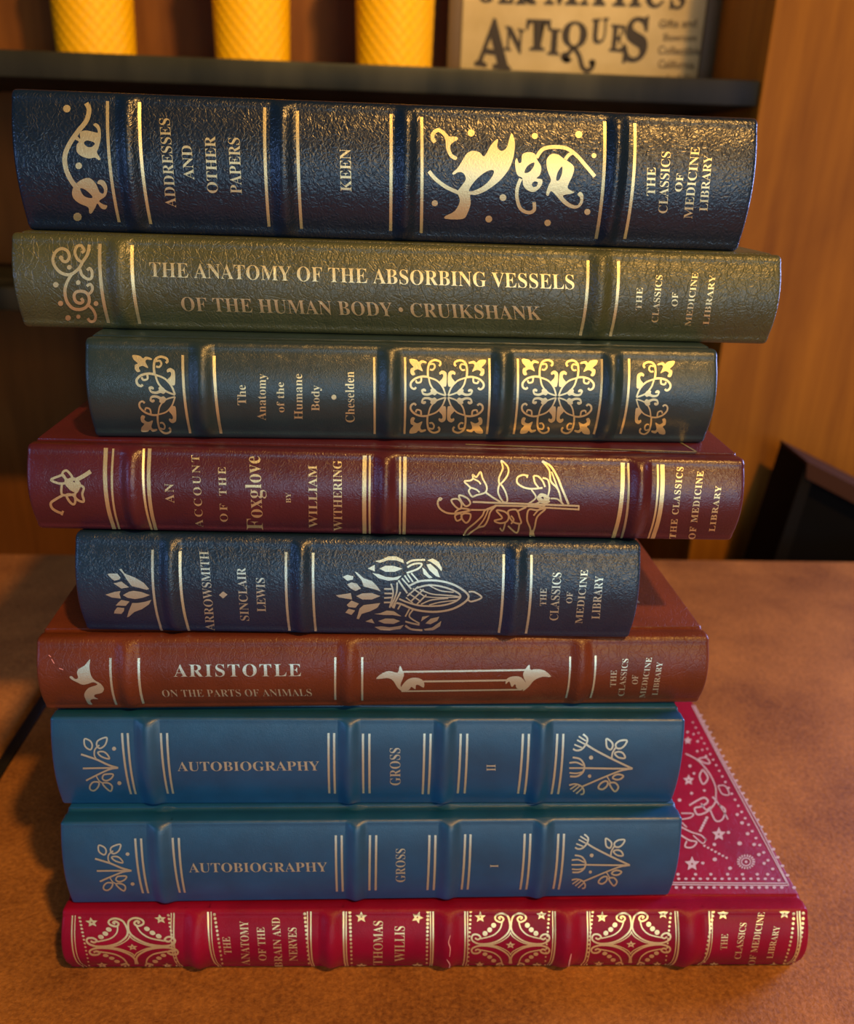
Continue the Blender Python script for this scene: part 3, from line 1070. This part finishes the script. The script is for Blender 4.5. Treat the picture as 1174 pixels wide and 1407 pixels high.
for pts in ([(85, 200), (120, 185), (165, 195), (160, 220), (120, 228)], [(118, 255), (150, 240), (190, 250), (220, 285), (180, 303), (145, 285)], [(172, 160), (195, 170), (240, 210), (300, 230), (340, 270), (365, 305), (300, 285), (240, 270), (225, 225)],
            [(35, 335), (145, 318), (150, 340), (155, 365), (60, 350)], [(185, 340), (230, 320), (300, 318), (362, 340), (300, 365), (230, 365)], [(115, 405), (150, 372), (205, 395), (180, 425), (130, 420)], [(105, 460), (130, 432), (178, 445), (150, 478)],
            [(188, 505), (210, 430), (240, 405), (300, 398), (362, 390), (340, 425), (290, 450), (225, 470), (205, 508)], [(322, 85), (370, 75), (420, 50), (480, 50), (530, 75), (535, 100), (480, 80), (420, 78), (360, 98)], [(270, 140), (320, 112), (322, 160)],
            [(355, 140), (400, 118), (460, 120), (525, 140), (470, 163), (400, 163)], [(302, 172), (350, 180), (400, 200), (460, 205), (520, 190), (490, 220), (420, 228), (350, 210)], [(315, 470), (360, 465), (410, 445), (460, 450), (518, 488), (450, 478), (390, 478)],
            [(252, 525), (300, 505), (320, 540)], [(345, 522), (400, 503), (460, 505), (508, 522), (460, 543), (390, 540)], [(318, 565), (370, 560), (430, 568), (490, 560), (535, 550), (510, 580), (430, 592), (360, 588)],
            [(705, 80), (745, 65), (790, 90), (815, 140), (810, 158), (780, 125), (740, 95)], [(700, 110), (730, 105), (780, 150), (800, 205), (770, 195), (720, 150)], [(668, 130), (690, 145), (715, 180), (745, 205), (720, 210), (680, 180)],
            [(660, 525), (670, 490), (725, 482), (690, 505)], [(692, 540), (730, 505), (795, 490), (780, 520), (730, 545)], [(680, 580), (740, 570), (810, 520), (800, 560), (750, 590), (690, 592)]):
    d.poly(pts, smooth=False)
for pts, w in (([(555, 102), (600, 80), (690, 76)], 15), ([(560, 130), (610, 105), (665, 105), (640, 140), (555, 172)], 14), ([(545, 555), (590, 582), (670, 590)], 15), ([(545, 525), (600, 540), (650, 550)], 13), ([(602, 440), (575, 490), (650, 540)], 11), ([(575, 435), (545, 490)], 11),
               ([(575, 265), (650, 232), (760, 226), (870, 246), (960, 290), (1010, 345), (960, 400), (870, 440), (750, 455), (620, 440), (520, 400), (480, 390)], 15),
               ([(625, 282), (720, 260), (830, 275), (920, 310), (950, 345), (900, 385), (800, 410), (660, 410), (560, 385), (500, 360)], 13),
               ([(720, 262), (800, 300), (900, 312)], 9), ([(650, 290), (740, 325), (860, 335), (945, 345)], 10), ([(690, 345), (760, 350), (860, 350), (945, 350)], 8), ([(660, 400), (740, 368), (860, 356)], 10), ([(720, 405), (800, 385), (920, 370)], 9),
               ([(560, 340), (640, 270)], 11), ([(590, 375), (680, 290)], 11), ([(630, 400), (700, 330)], 11), ([(600, 285), (690, 345)], 10), ([(570, 320), (660, 380)], 10), ([(550, 350), (600, 390)], 10),
               ([(495, 225), (560, 320)], 13), ([(520, 210), (590, 290)], 11), ([(485, 240), (480, 320), (440, 415)], 12), ([(510, 310), (450, 425)], 12), ([(475, 390), (460, 430)], 11), ([(510, 402), (490, 437)], 11),
               ([(390, 288), (445, 288)], 12), ([(392, 320), (458, 322)], 12), ([(390, 354), (452, 350)], 12), ([(388, 387), (440, 386)], 12), ([(440, 250), (456, 320), (430, 425)], 12),
               ([(1010, 310), (1050, 310), (1105, 350), (1030, 380), (1000, 360)], 13), ([(540, 190), (575, 240)], 11), ([(562, 180), (602, 238)], 11), ([(588, 172), (642, 232)], 11)):
    d.stroke(pts, w)
d.build('gilt_lotus_ornament', PALE_GOLD, bk.sp)

# ---- Aristotle
bk = Book('arist', 'slim chestnut brown book with a gold leaf cartouche, above the two teal books', *BK['arist'], L_BROWN, 0.16, 0.0035, 0.0026, G)
KR = [((152, 904), (160.4, 968), 3.2), ((191, 904), (197.6, 966), 3.2), ((461, 903), (461, 961), 2.8), ((498, 903), (498, 962), 2.8), ((783.6, 902), (777.8, 958.3), 2.4), ((818.6, 900.7), (811.5, 958.3), 2.6)]
for i in (0, 2, 4):
    bk.band(midp(KR[i]), midp(KR[i + 1]), 0.45, 0.0014)
bk.spine()
bk.rules(KR, 3, PALE_GOLD)
bk.text([('ARISTOTLE', (487, 170), (915, 168), (487, 130), {'space': 1.15}), ('ON THE PARTS OF ANIMALS', (450, 237), (952, 234), (450, 214), {'weight': -0.012})], zK, PALE_GOLD, 'title_lettering')
bk.text([('THE', (850, 188), (853, 137), (832, 187)), ('CLASSICS', (875, 216), (889, 102), (857, 215)), ('OF', (918, 180), (919, 152), (900, 180)),
         ('MEDICINE', (940, 222), (962, 98), (923, 221)), ('LIBRARY', (979, 214), (995, 112), (962, 213))], zL, PALE_GOLD, 'series_lettering', weight=-0.008)
d = bk.decal(zoom(40, 840, .13629))
d.poly([(408, 662), (430, 650), (465, 680), (495, 668), (485, 620), (500, 580), (560, 545), (590, 510), (617, 483), (610, 560), (625, 640), (660, 690), (720, 725), (756, 775), (735, 818), (668, 835), (660, 858), (697, 880), (645, 880), (617, 898), (640, 935), (600, 930), (570, 880), (558, 830), (600, 770), (690, 737), (650, 712), (600, 727), (540, 737), (480, 710), (440, 690)])
d.build('gilt_leaf_ornament', PALE_GOLD, bk.sp)
d = bk.decal(zoom(500, 890, .22998))
for pts, w in (([(235, 143), (600, 138), (965, 132)], 11), ([(355, 200), (600, 197), (855, 193)], 11), ([(225, 258), (480, 255), (945, 248)], 9)):
    d.stroke(pts, w, smooth=False)
for pts in ([(75, 185), (105, 155), (150, 138), (203, 147), (216, 107), (232, 135), (240, 165), (220, 222), (240, 262), (205, 240), (175, 195), (140, 180)], [(222, 237), (260, 190), (310, 177), (355, 195), (360, 236), (330, 222), (312, 222), (308, 246), (285, 232), (270, 250), (240, 254)],
            [(1120, 172), (1080, 135), (1030, 127), (996, 130), (990, 101), (965, 128), (952, 165), (970, 215), (950, 257), (985, 232), (1020, 192), (1070, 172)], [(972, 217), (940, 175), (890, 170), (855, 185), (848, 216), (870, 200), (884, 233), (905, 216), (915, 241), (955, 247)]):
    d.poly(pts)
d.build('gilt_leaf_cartouche', PALE_GOLD, bk.sp)
d = Decal(bk.top)
d.poly([(875, 823), (880, 829), (873.5, 828.5)], smooth=False)
d.build('gilt_cover_corner', PALE_GOLD, bk.cover, 0.004)
d = bk.decal(zoom(40, 840, .13629))
for pts in ([(200, 440), (222, 460)], [(228, 480), (255, 525)], [(305, 572), (345, 587)]):
    d.stroke(pts, 9)
d.build('scuff_mark', SCUFF, bk.sp)

# ---- Autobiography, two volumes
def affine(src, dst):
    (x0, y0), (x1, y1), (x2, y2) = src
    det = (x1 - x0) * (y2 - y0) - (x2 - x0) * (y1 - y0)

    def f(p):
        a = ((p[0] - x0) * (y2 - y0) - (x2 - x0) * (p[1] - y0)) / det
        b = ((x1 - x0) * (p[1] - y0) - (p[0] - x0) * (y1 - y0)) / det
        return tuple(dst[0][i] + a * (dst[1][i] - dst[0][i]) + b * (dst[2][i] - dst[0][i]) for i in (0, 1))
    return f


def gross(key, label, rules, bands, title, author, vol, leftmap, rightmap):
    bk = Book(key, label, *BK[key], L_TEAL, 0.158, 0.0030, 0.0012, G)
    for a, b in bands:
        bk.band(a, b, 0.40, 0.0016)
    bk.spine()
    bk.rules(rules, 3.0, PALE_GOLD)
    bk.text([title], zM, PALE_GOLD, 'title_lettering', weight=-0.006)
    bk.text([author], zN, PALE_GOLD, 'author_lettering')
    bk.text([vol], zN, PALE_GOLD, 'volume_numeral')
    d = bk.decal(leftmap)
    for pts, w in (([(85, 338), (240, 390), (360, 445), (460, 475)], 20), ([(103, 480), (300, 476), (460, 475)], 18), ([(135, 602), (280, 530), (380, 487), (460, 475)], 18), ([(270, 245), (225, 290), (220, 350), (242, 390)], 15), ([(240, 560), (268, 605), (312, 632)], 13)):
        d.stroke(pts, w)
    for pts in ([(125, 182), (178, 205), (198, 250), (180, 292), (132, 265), (117, 222)], [(345, 172), (330, 240), (282, 278), (247, 260), (247, 212), (290, 182)], [(257, 317), (310, 312), (350, 340), (370, 383), (310, 370), (270, 345)],
                [(408, 540), (390, 580), (340, 603), (302, 585), (312, 547), (350, 537)], [(265, 622), (255, 670), (215, 703), (177, 690), (177, 652), (210, 617)], [(302, 630), (360, 627), (398, 660), (385, 708), (340, 680)]):
        d.stroke(pts, 17, closed=True)
    d.dot((418, 282), 21).dot((472, 628), 21)
    d.build('gilt_sprig_ornament', PALE_GOLD, bk.sp)
    d = bk.decal(rightmap)
    for pts, w in (([(1085, 552), (850, 440), (640, 330), (545, 268)], 24), ([(1085, 552), (800, 550), (535, 545)], 22), ([(1085, 552), (960, 572), (780, 640), (510, 755)], 20),
                   ([(515, 155), (562, 200), (555, 260), (500, 328), (440, 343), (400, 323)], 22), ([(465, 180), (550, 235)], 19), ([(445, 222), (535, 270)], 19), ([(415, 275), (500, 310)], 19),
                   ([(395, 422), (480, 442), (528, 510), (515, 588), (450, 638), (365, 640)], 22), ([(358, 485), (440, 480), (515, 515)], 20), ([(355, 545), (535, 545)], 20), ([(358, 600), (440, 605), (508, 590)], 19),
                   ([(355, 742), (420, 727), (490, 750), (523, 795), (518, 838), (485, 848)], 20), ([(365, 790), (442, 738)], 17), ([(400, 815), (475, 752)], 17), ([(435, 840), (508, 775)], 17),
                   ([(890, 310), (855, 370), (845, 435)], 20), ([(788, 635), (832, 712)], 16)):
        d.stroke(pts, w)
    for pts in ([(787, 208), (840, 242), (858, 285), (835, 332), (792, 308), (782, 250)], [(1018, 227), (998, 280), (950, 318), (902, 313), (892, 270), (940, 232)], [(882, 372), (930, 357), (978, 377), (998, 428), (940, 428), (897, 403)],
                [(978, 635), (950, 668), (900, 678), (857, 658), (882, 627), (930, 617)], [(798, 702), (790, 750), (740, 788), (692, 773), (712, 727), (760, 697)], [(822, 720), (880, 712), (918, 750), (913, 788), (880, 813), (842, 770)]):
        d.stroke(pts, 22, closed=True)
    d.dot((607, 425), 25).dot((590, 637), 21)
    d.build('gilt_flower_sprig', PALE_GOLD, bk.sp)
    return bk


R2 = [((168, 1007), (180.3, 1090.7)), ((175.7, 1007), (186.8, 1090.7)), ((221.3, 1007), (231, 1090)), ((229.8, 1007), (238.2, 1090)), ((451.7, 1007), (452.8, 1089.6)), ((459.4, 1007), (460.5, 1090)),
      ((499, 1007.8), (499.6, 1089.6)), ((507.8, 1007.8), (508, 1089.6)), ((583.5, 1007.8), (581, 1090.8)), ((592, 1007.8), (589, 1090.8)), ((633.3, 1008), (629.2, 1089.6)), ((642.3, 1008), (638.6, 1089.6)),
      ((718.8, 1008), (712, 1090)), ((727, 1008), (721, 1090.8)), ((766, 1008), (758, 1090.8)), ((774.4, 1008), (767, 1090.8))]
zQ1, zQ2 = zoom(100, 990, .13629), zoom(740, 990, .11925)
gross('gross2', 'upper of the two teal books, volume II, right under the chestnut book', R2,
      [(midp(R2[1]), midp(R2[2])), (midp(R2[5]), midp(R2[6])), (midp(R2[9]), midp(R2[10])), (midp(R2[13]), midp(R2[14]))],
      ('AUTOBIOGRAPHY', (507, 232), (1017, 230), (507, 200)), ('GROSS', (172, 290), (171, 165), (138, 290)), ('II', (492, 242), (492, 220), (462, 242)), zQ1, zQ2)
R1 = [(zM(a), zM(b)) for a, b in (((355, 474), (383, 670)), ((376, 474), (402, 670)), ((489, 472), (515, 668)), ((511, 472), (533, 668)), ((1074, 463), (1078, 664)), ((1095, 463), (1099, 664)))]
R1 += [(zN(a), zN(b)) for a, b in (((70, 458), (68, 643)), ((91, 458), (89, 643)), ((270, 458), (263, 642)), ((290, 458), (284, 642)), ((390, 455), (378, 640)), ((408, 455), (398, 640)), ((590, 453), (575, 640)), ((609, 453), (595, 640)), ((703, 453), (686, 638)), ((722, 453), (704, 640)))]
gross('gross1', 'lower of the two teal books, volume I, resting on the crimson book', R1,
      [(midp(R1[1]), midp(R1[2])), (midp(R1[5]), midp(R1[6])), (midp(R1[9]), midp(R1[10])), (midp(R1[13]), midp(R1[14]))],
      ('AUTOBIOGRAPHY', (548, 595), (1045, 592), (548, 563)), ('GROSS', (188, 615), (188, 503), (157, 615)), ('I', (501, 566), (501, 556), (474, 566)),
      affine([(455, 475), (90, 340), (385, 710)], [(180.3, 1196), (131.6, 1179.7), (170.7, 1223.7)]),
      affine([(1090, 550), (515, 155), (485, 850)], [(866.4, 1188.2), (803, 1146), (800, 1220.5)]))

# ---- Anatomy of the brain and nerves
bk = Book('willis', 'crimson book at the bottom of the stack, lying on the desk', *BK['willis'], L_RED, 0.185, 0.0048, 0.0020, G)
zS = zoom(440, 1235, .17036)
zT = zoom(1000, 1200, .14821)
for a, b in (((249, 1290), (289, 1290)), ((435, 1290), (474, 1290)), ((594, 1290), (637, 1290)), ((758, 1290), (802, 1290)), ((925, 1288), (972, 1288))):
    bk.band(a, b, 0.44, 0.0017)
bk.spine()


def dotted(d, a, b, n, r0, r1):
    for k in range(n):
        t = k / (n - 1)
        d.dot((a[0] + (b[0] - a[0]) * t, a[1] + (b[1] - a[1]) * t), r0 + (r1 - r0) * t, n=8)


SRC = ((135, 100), (1050, 100), (115, 690), (985, 690))


def src_norm(p):
    v = (p[1] - 100) / 590
    xl = 135 - 20 * v
    xr = 1050 - 65 * v
    return (2 * (p[0] - xl) / (xr - xl) - 1, 2 * v - 1)


def star_panel(corners):
    q = quad_map(*corners)
    zz_ = lambda p: q(src_norm(p))
    bk.rules([((140, 100), (119, 690), 2.0), ((165, 100), (148, 690), 1.4), ((1022, 100), (975, 690), 1.4), ((1046, 100), (997, 690), 2.0)], 1.6, GOLD, zz_)
    d = bk.decal(zz_)
    dotted(d, (198, 130), (172, 668), 14, 14, 9)
    dotted(d, (992, 125), (950, 668), 14, 14, 9)
    d.star((295, 185), 58).star((912, 165), 54).star((600, 467), 50, ky=0.75)
    d.star((290, 662), 52, ky=0.6).star((868, 668), 50, ky=0.6)
    big = [(500, 207), (482, 192), (505, 180), (530, 205), (505, 236), (455, 217), (445, 185), (470, 157), (520, 148), (570, 175), (590, 230), (593, 300), (560, 360), (480, 420), (390, 450), (290, 455), (225, 430), (207, 395), (225, 362), (270, 362), (298, 390), (270, 410), (242, 395)]
    for fx in (1, -1):
        for fy in (1, -1):
            k = 1.0 if fy > 0 else 0.80
            mp = lambda p: (600 + fx * (p[0] - 600), 465 + fy * k * (p[1] - 465))
            cut = lambda L: [p for p in L if p[1] < 692]
            pts = [mp(p) for p in big]
            if fy < 0:
                runs, cur = [], []
                for p in pts:
                    if p[1] < 688:
                        cur.append(p)
                    else:
                        if len(cur) > 1:
                            runs.append(cur)
                        cur = []
                if len(cur) > 1:
                    runs.append(cur)
            else:
                runs = [pts]
            for r_ in runs:
                d.stroke(r_, 18)
            d.stroke(cut([mp(p) for p in [(515, 240), (490, 310), (420, 370), (300, 402)]]), 14)
            d.stroke(cut([mp(p) for p in [(602, 335), (575, 382), (490, 437), (400, 462), (285, 463)]]), 11)
            for c in ((343, 350), (390, 313), (430, 268)):
                c2 = mp(c)
                if c2[1] < 680:
                    d.dot(c2, 26, 26 * (1 if fy > 0 else 0.72))
    d.build('gilt_star_scroll_panel', GOLD, bk.sp)


star_panel(((99, 1257.5), (239.8, 1254), (114.5, 1328.5), (249, 1329)))
star_panel(((638.4, 1248.6), (763, 1248.2), (635.7, 1328.5), (754, 1328.5)))
star_panel(((806.3, 1249.3), (930.4, 1246), (798.6, 1327.5), (919.6, 1327.5)))
bk.rules([((461, 70), (492, 235), 2.2), ((470, 70), (499, 235), 1.4), ((753, 66), (766, 235), 1.4), ((763, 66), (772, 235), 2.0)], 1.6, GOLD, zO)
d = bk.decal(zO)
dotted(d, (480, 78), (505, 232), 14, 4.6, 3.2)
dotted(d, (745, 76), (758, 232), 14, 4.6, 3.2)
d.build('gilt_bead_border', GOLD, bk.sp)
bk.text([('THE', (531, 193), (525, 143), (509, 195)), ('ANATOMY', (584, 225), (578, 97), (560, 225)), ('OF THE', (633, 212), (626, 115), (611, 212)),
         ('BRAIN AND', (680, 232), (671, 87), (657, 232)), ('NERVES', (724, 213), (720, 116), (700, 213))], zO, name='title_lettering')
bk.rules([((190, 97), (206, 552), 2.4), ((211, 97), (225, 552), 1.8), ((890, 85), (886, 552), 1.6), ((912, 85), (901, 552), 2.2)], 2, GOLD, zS)
d = bk.decal(zS)
dotted(d, (240, 108), (256, 545), 15, 13.5, 9)
dotted(d, (870, 105), (860, 545), 15, 13.5, 9)
d.star((333, 145), 50).star((785, 150), 50, rot=-1.2).star((335, 538), 46, ky=0.55).star((785, 535), 46, ky=0.55)
d.build('gilt_bead_border', GOLD, bk.sp)
bk.text([('THOMAS', (503, 530), (505, 178), (430, 530)), ('WILLIS', (681, 503), (682, 220), (602, 503))], zS, name='author_lettering')
bk.rules([((828, 60), (798, 238), 2.0), ((836, 60), (805, 238), 1.2)], 1.6, GOLD, zP)
bk.rules([((642, 335), (541, 865), 1.5), ((665, 335), (562, 865), 2.2)], 1.6, GOLD, zT)
d = bk.decal(zP)
dotted(d, (843, 72), (814, 236), 14, 4.8, 3.4)
d.star((872, 80), 18).star((845, 232), 14, ky=0.6)
d.z = zT
for x, y in ((612, 335), (613, 375), (612, 420), (608, 465), (603, 510), (599, 550), (592, 590), (585, 630), (577, 665), (567, 705), (557, 738), (545, 772), (535, 805), (524, 833), (514, 852)):
    d.dot((x, y), 15 - (y - 335) * 0.009)
for x, y in ((702, 330), (703, 370), (701, 418), (697, 463), (693, 505), (689, 547), (683, 587), (676, 627), (668, 665), (658, 702), (648, 738), (635, 770), (622, 802), (612, 830), (603, 852)):
    d.dot((x, y), 16 - (y - 335) * 0.010)
d.star((528, 370), 52).star((430, 850), 46, ky=0.7)
d.build('gilt_bead_border', GOLD, bk.sp)
bk.text([('THE', (884, 187), (888, 140), (864, 187))], zP, name='series_lettering')
bk.text([('CLASSICS', (120, 790), (178, 458), (62, 785)), ('OF MEDICINE', (250, 848), (347, 360), (190, 842)), ('LIBRARY', (416, 785), (488, 488), (360, 782))], zT, name='series_lettering')
d = bk.decal(zS)
d.stroke([(1050, 258), (1035, 315), (1048, 365), (1042, 430)], 8, taper=0.6)
d.stroke([(1020, 450), (1045, 500), (1022, 568)], 10, taper=0.6)
d.z = zP
d.stroke([(408, 188), (402, 215), (400, 238)], 5, taper=0.5)
d.build('scuff_mark', SCUFF, bk.sp)
# stamped front cover
d = Decal(bk.top, zoom(900, 950, .2202))
for pts in ([(108, 1194), (460, 1197), (825, 1199)], [(108, 1207), (460, 1210), (838, 1213)], [(825, 1199), (640, 852), (500, 592), (392, 393), (234, 88)], [(838, 1213), (660, 852), (520, 600), (405, 393), (248, 88)]):
    d.stroke(pts, 7, smooth=False)
k = 0
for t in range(26):
    q = t / 25
    s_ = q ** 0.82
    d.dot((870 - (870 - 292) * s_, 1226 - (1226 - 150) * s_), 13 - 6 * q, 9 - 4 * q)
    d.dot((775 - (775 - 238) * s_, 1180 - (1180 - 195) * s_), 11 - 5 * q, 9 - 4 * q)
for x in range(135, 840, 47):
    d.dot((x, 1225), 12, 9)
for x in range(150, 745, 45):
    d.dot((x, 1171), 11, 8)
for x in (145, 255, 350, 455, 548, 640, 705):
    d.dot((x, 1143), 11, 9)
for x, y, r in ((230, 637, 10), (155, 680, 12), (310, 620, 9), (220, 467, 10), (245, 513, 9), (515, 770, 11), (545, 822, 12), (580, 890, 12), (530, 950, 15), (620, 957, 12), (650, 1020, 12), (683, 1075, 11), (470, 1105, 13), (375, 1050, 14), (372, 957, 12), (460, 882, 11), (300, 1073, 11), (205, 255, 8), (243, 268, 7), (268, 313, 8), (265, 375, 8), (297, 367, 7), (320, 405, 8)):
    d.dot((x, y), r, r * 0.85)
d.star((212, 555), 36).star((400, 893), 45).star((233, 1078), 48).star((207, 308), 26)
for pts, w in (([(192, 390), (270, 432), (340, 512), (380, 600), (385, 680), (430, 750), (458, 802)], 8), ([(270, 422), (320, 415), (345, 450), (305, 445), (270, 422)], 8), ([(395, 590), (440, 592), (465, 645), (420, 640), (395, 590)], 7), ([(300, 488), (332, 540), (302, 580), (280, 530), (300, 488)], 10),
               ([(215, 713), (270, 680), (310, 665), (332, 690), (290, 720), (250, 730), (268, 770), (330, 750), (380, 690), (360, 660)], 11), ([(345, 740), (380, 808), (422, 800), (440, 740), (400, 710)], 10), ([(290, 700), (320, 740), (350, 720)], 9),
               ([(165, 800), (220, 790), (240, 765), (165, 762)], 8), ([(165, 848), (230, 880), (290, 900), (322, 932)], 9), ([(165, 900), (215, 930), (262, 942), (232, 975), (190, 970), (200, 935)], 10), ([(200, 850), (170, 820)], 8), ([(240, 900), (300, 950), (320, 920)], 8)):
    d.stroke(pts, w)
for t in range(7):
    d.dot((310 + 23 * t, 965 + 12.5 * t), 9, 7)
for t in range(6):
    d.dot((285 + 8 * t, 870 - 16 * t), 10, 9)
d.stroke([(570 + 28 * math.cos(a * 0.7), 1065 + 24 * math.sin(a * 0.7)) for a in range(9)], 7, closed=True)
d.dot((570, 1065), 9)
for a in range(18):
    c, s_ = math.cos(a * math.pi / 9), math.sin(a * math.pi / 9)
    d.stroke([(570 + 38 * c, 1065 + 32 * s_), (570 + 57 * c, 1065 + 46 * s_)], 9)
d.build('stamped_cover_border', COOL_GILT, bk.cover, 0.003)

# ------------------------------------------------------------------ antiques sign
SG = (0.0, 0.930, SHZ)
sg = thing('antiques_sign', 'cream ANTIQUES sign board propped on the shelf beside the jars', 'sign', SG)
sm = PlaneY(SG, 0, 0.0006)
pl = sm.uw((634, 60))[0]
pr = sm.uw((964.5, 60))[0]
box('sign_board', (pl, 0.0, 0.0), (pr, 0.006, 0.20), CARD, sg, 0.001)
box('frame_side', (pl - 0.013, -0.002, 0.0), (pl - 0.0003, 0.009, 0.203), OLIVE_FRAME, sg, 0.001)
box('frame_side', (pr + 0.0003, -0.002, 0.0), (pr + 0.015, 0.009, 0.203), OLIVE_FRAME, sg, 0.001)
for ch, a, b, c in (('A', (652, 90), (702, 98), (652, 21)), ('N', (693, 69), (719, 75), (693, 35)), ('T', (721, 69), (755, 70), (721, 26)), ('I', (752, 75), (769, 76), (752, 39)),
                    ('O', (771, 65), (806, 67), (771, 28)), ('U', (811, 61), (834, 59), (811, 26)), ('E', (837, 70), (858, 72), (837, 33)), ('S', (855, 87), (888, 84), (855, 24))):
    lettering(sm, ch, a, b, c, INK, sg, 'sign_lettering', maxlen=0.01, fit='box', weight=0.02)
d = Decal(sm, zoom(780, 0, .17036))
d.stroke([(40, 380), (10, 430), (-30, 440), (-35, 470), (0, 490), (25, 470)], 34)
d.stroke([(55, 385), (95, 450), (120, 540), (160, 570), (200, 540), (205, 495)], 36)
d.dot((-10, 475), 30).dot((200, 505), 28)
d.build('sign_flourish', INK, sg, 0.01)
for ch, a, b in (('G', (655, 3), (680, 4)), ('E', (685, 5), (707, 5)), ('R', (709, 6), (737, 6)), ('M', (748, 6), (795, 7)), ('A', (797, 7), (832, 8)), ('T', (836, 8), (866, 9)), ('I', (864, 9), (881, 9)), ('C', (885, 11), (912, 11)), ('S', (920, 13), (941, 13))):
    lettering(sm, ch, a, b, (a[0], a[1] - 40), INK, sg, 'sign_lettering', maxlen=0.01, fit='box', weight=0.02)
for s, a, b, h in (('Gifts and', (905, 38), (957, 37), 11), ('Showroom', (911, 56), (957, 57), 10), ('Collectible', (904, 74), (963, 76), 11), ('California', (904, 93), (954, 95), 11), ('Art & Glass', (914, 112), (958, 113), 10)):
    lettering(sm, s, a, b, (a[0], a[1] - h), PALE_INK, sg, 'side_lettering', bold=False, maxlen=0.01, weight=0.012)
